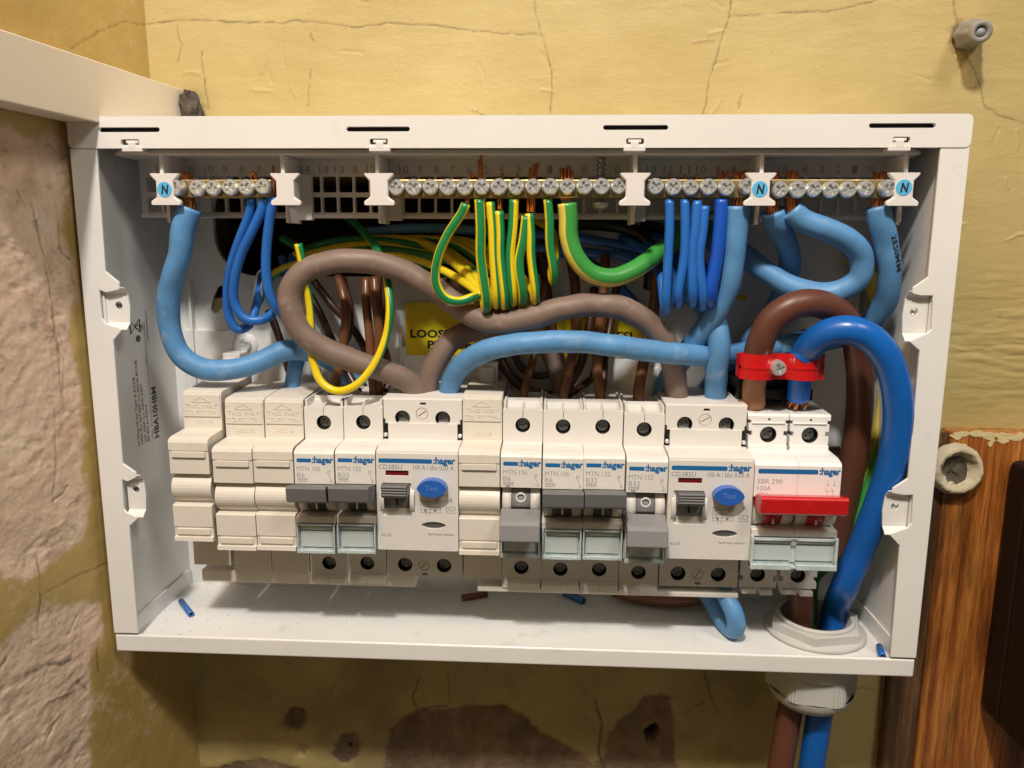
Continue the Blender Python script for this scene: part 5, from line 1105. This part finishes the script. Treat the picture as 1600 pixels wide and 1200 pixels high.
# browns into the breaker tops
GBr = 'thin brown wires feeding the breakers'
for i, (pts, r, mt_, lb) in enumerate([
    ([(572, 436, 40), (572, 470, 36), (577, 520, 33), (580, 570, 31), (584, 612, 30), (586, 640, 30)], 2.1, 'brown_thin', 'left one of the straight brown wires inside the brown loop'),
    ([(585, 434, 38), (587, 470, 34), (592, 520, 32), (590, 570, 32), (592, 615, 31), (592, 640, 32)], 2.1, 'brown_thin', 'middle straight brown wire inside the brown loop'),
    ([(601, 430, 44), (598, 480, 42), (595, 520, 42), (606, 565, 42), (610, 592, 42), (601, 612, 38)], 1.9, 'brown_dark', 'dark brown wire right of the straight pair'),
    ([(528, 432, 44), (537, 465, 38), (540, 500, 36), (535, 540, 36), (526, 590, 34), (518, 625, 32)], 2.1, 'brown_thin', 'brown wire bowing right inside the loop'),
    ([(535, 435, 46), (546, 480, 42), (545, 520, 42), (530, 548, 42), (521, 558, 44)], 1.9, 'brown_dark', 'dark brown wire twisted against the bowing one'),
    ([(488, 436, 50), (520, 478, 46), (548, 508, 46), (570, 545, 46), (590, 590, 44)], 1.9, 'brown_dark', 'dark brown wire slanting right across the back'),
    ([(485, 462, 50), (505, 500, 48), (525, 545, 46), (545, 585, 42), (560, 612, 38)], 1.9, 'brown_dark', 'dark brown wire slanting behind the yellow striped loop'),
    ([(420, 485, 50), (430, 510, 48), (442, 545, 46), (452, 580, 48)], 1.9, 'brown_dark', 'short dark brown wire left of the loop'),
    ([(853, 440, 50), (842, 500, 46), (836, 550, 40), (825, 590, 34), (819, 614, 30), (818, 640, 30)], 1.9, 'brown_thin', 'brown wire entering the breaker with the lowered toggle'),
    ([(890, 400, 50), (898, 440, 44), (900, 490, 40), (896, 545, 36), (886, 590, 32), (881, 614, 30), (880, 640, 30)], 2.3, 'brown_thin', 'brown wire beside the cable gap right of the bunch'),
    ([(946, 400, 46), (945, 425, 42), (940, 480, 38), (934, 540, 34), (934, 585, 31), (938, 614, 30), (938, 640, 30)], 2.3, 'brown_thin', 'brown wire with a cut top poking out under the big earth cable'),
    ([(965, 440, 50), (955, 500, 46), (946, 550, 40), (943, 590, 34), (940, 616, 31)], 1.9, 'brown_dark', 'dark brown wire crossing behind the poking one'),
    ([(929, 450, 50), (924, 490, 46), (915, 540, 42), (905, 575, 40), (890, 600, 38), (884, 618, 36)], 2.2, 'brown_dark', 'dark brown wire curving left into the second breaker'),
    ([(934, 560, 46), (925, 590, 42), (905, 606, 38), (886, 616, 34)], 1.9, 'brown_dark', 'short brown wire curling under its neighbour'),
    ([(1034, 380, 46), (1028, 425, 42), (1022, 480, 40), (1012, 540, 36), (1002, 585, 32), (998, 615, 30), (998, 640, 30)], 2.6, 'brown_thin', 'fatter glossy brown wire at the right of the brown group'),
    ([(780, 560, 50), (800, 590, 47), (830, 612, 45), (862, 618, 44)], 2.4, 'brown_dark', 'dark brown wire curving low behind the cream module'),
    ([(800, 545, 52), (815, 575, 50), (840, 588, 50), (868, 582, 50)], 1.6, 'brown_dark', 'thin brown arc in the gap above the first of four breakers'),
    ([(838, 360, 54), (850, 420, 52), (858, 480, 50), (866, 530, 50)], 2.2, 'brown_dark', 'dark wire falling in shade behind the hanging bunch'),
    ([(700, 440, 40), (740, 455, 36), (770, 470, 34), (800, 480, 40)], 3.0, 'brown_dark', 'dark brown wire under the rear bundle'),
    ([(690, 420, 46), (740, 440, 42), (775, 462, 40), (810, 490, 44)], 2.4, 'brown_dark', 'second dark brown wire under the rear bundle')]):
    cable('brown_wire', lb, pts, r, M[mt_], GBr, cat='wire', n=12)
# deep blue and black wires at the back
GN = 'navy wires in shade at the back'
for i, (pts, r, mt_, lb) in enumerate([
    ([(575, 362, 56), (640, 357, 52), (700, 357, 50), (780, 362, 50)], 2.2, 'blue_old', 'pale blue cable just below the carrier on the left'),
    ([(760, 370, 52), (860, 366, 50), (930, 376, 48), (1000, 392, 50), (1050, 420, 52), (1110, 470, 54)], 2.2, 'blue_navy', 'upper navy wire right of the middle'),
    ([(800, 386, 50), (870, 388, 50), (930, 396, 48), (980, 402, 48), (1040, 440, 50), (1090, 480, 54)], 2.2, 'blue_navy', 'middle navy wire right of the middle'),
    ([(830, 396, 54), (900, 400, 52), (950, 430, 52), (990, 470, 52), (1020, 510, 54)], 1.9, 'blue_navy', 'lower navy wire slanting towards the brown cable'),
    ([(1000, 350, 54), (1040, 362, 54), (1070, 400, 54), (1080, 440, 56)], 2.6, 'blackc', 'black cable behind the thin blue wires'),
    ([(880, 348, 54), (940, 350, 52), (985, 358, 50), (1010, 378, 48), (1018, 410, 48), (1015, 450, 52)], 3.2, 'blackc', 'black cable arching under the carrier'),
    ([(440, 400, 56), (452, 450, 52), (462, 500, 50)], 1.9, 'blue_navy', 'navy wire behind the left side of the brown loop')]):
    cable('back_wire', lb, pts, r, M[mt_], GN, cat='wire', n=12)
# blue loop and brown arc hanging below the breakers
cable('blue_cable', 'flat light blue cable loop poking out below the right breakers', [(1090, 880, 46), (1103, 922, 40), (1122, 958, 30), (1136, 978, 21), (1146, 984, 15), (1151, 976, 11.5), (1146, 956, 12), (1134, 930, 17), (1124, 900, 25), (1120, 868, 34)], 4.1, M['blue_old'], T3, rough=RO)
cable('brown_cable', 'dark brown cable lying on the floor behind the right breakers', [(960, 920, 50), (1000, 931, 46), (1050, 936, 43), (1090, 932, 44), (1130, 915, 50)], 4.0, M['brown_thin'], 'thick dusty brown jumper cables')
# small silver clip by the thin blue wires
mb = MB(); tube(mb, spline([P(396, 462, 24), P(400, 440, 22), P(402, 428, 22), P(408, 422, 22), P(411, 434, 22), P(408, 450, 24), P(410, 462, 26)]), .45, 8); tag(build('wire_end', mb, M['zinc'], off=P(396, 462, 24)), 'small bent silver wire between the thin blue loops', 'wire')
# loose self tapping screw hanging on the carrier
sc0 = P(938, 316, 16); off = sc0; SS = thing('self_tapping_screw', 'steel self tapping screw standing upright through the carrier', 'screw', sc0)
mb = MB().lathe([(.1, -3.0), (2.2, -2.8), (3.4, -1.6), (3.7, -.3), (3.5, 0), (1.5, .1)], sc0, 'z', 24); build('head', mb, M['zinc'], SS, off=off)
prof = [(1.4, 0)]; t = 1.0
while t < 20: prof += [(1.35, t), (2.15, t+.75), (1.35, t+1.5)]; t += 1.9
prof += [(.2, 21.5)]
mb = MB().lathe(prof, sc0, 'z', 16); build('thread', mb, M['darkscrew'], SS, off=off)
# offcuts of insulation on the floor
def offcut(name, label, a, b, r, m, flat=False):
    a = Vector(a); b = Vector(b); ax = (b-a).normalized(); L = (b-a).length
    mb = tubeprof([(r*.55, .8), (r*.55, 0), (r, 0), (r, L), (r*.55, L), (r*.55, L-.8)], a, ax, 16); o = build(name, mb, M[m], off=a)
    tag(o, label, 'offcut', 'insulation offcuts on the floor'); return o
q = lambda x, y, r: PZ(x, y, 7.0+r)
offcut('insulation_offcut', 'short dark blue offcut lying near the left end of the floor', q(283, 939, 1.4), q(299, 960, 1.4), 1.4, 'blue_navy')
offcut('insulation_offcut', 'short brown offcut on the floor under the cream module', q(722, 934, 1.6), q(761, 928, 1.6), 1.6, 'brown_thin')
offcut('insulation_offcut', 'short blue offcut on the floor under the middle breakers', q(882, 926, 1.8), q(912, 939, 1.8), 1.8, 'blue_navy')
offcut('insulation_offcut', 'tiny bright blue offcut in the front right corner of the floor', q(1374, 1010, 1.5), q(1379, 1026, 1.5), 1.5, 'blue_tail')
# dust specks on the floor
mb = MB(); rg = random.Random(3)
for k in range(46):
    x = rg.choice((rg.uniform(14, 340), rg.gauss(330, 8), rg.gauss(40, 20))); x = min(342, max(10, x)); y = rg.uniform(2.5, 34)**1.0; r = rg.uniform(.08, .3); mb.prism([circle(x, y, r, 5, rg.random())], 'z', 7.0, 7.12)
tag(build('dust', mb, mat('dust_speck', (.10, .08, .06), .9), off=(176, 20, 7)), 'dark specks of dust scattered on the white floor', 'dust', kind='stuff')
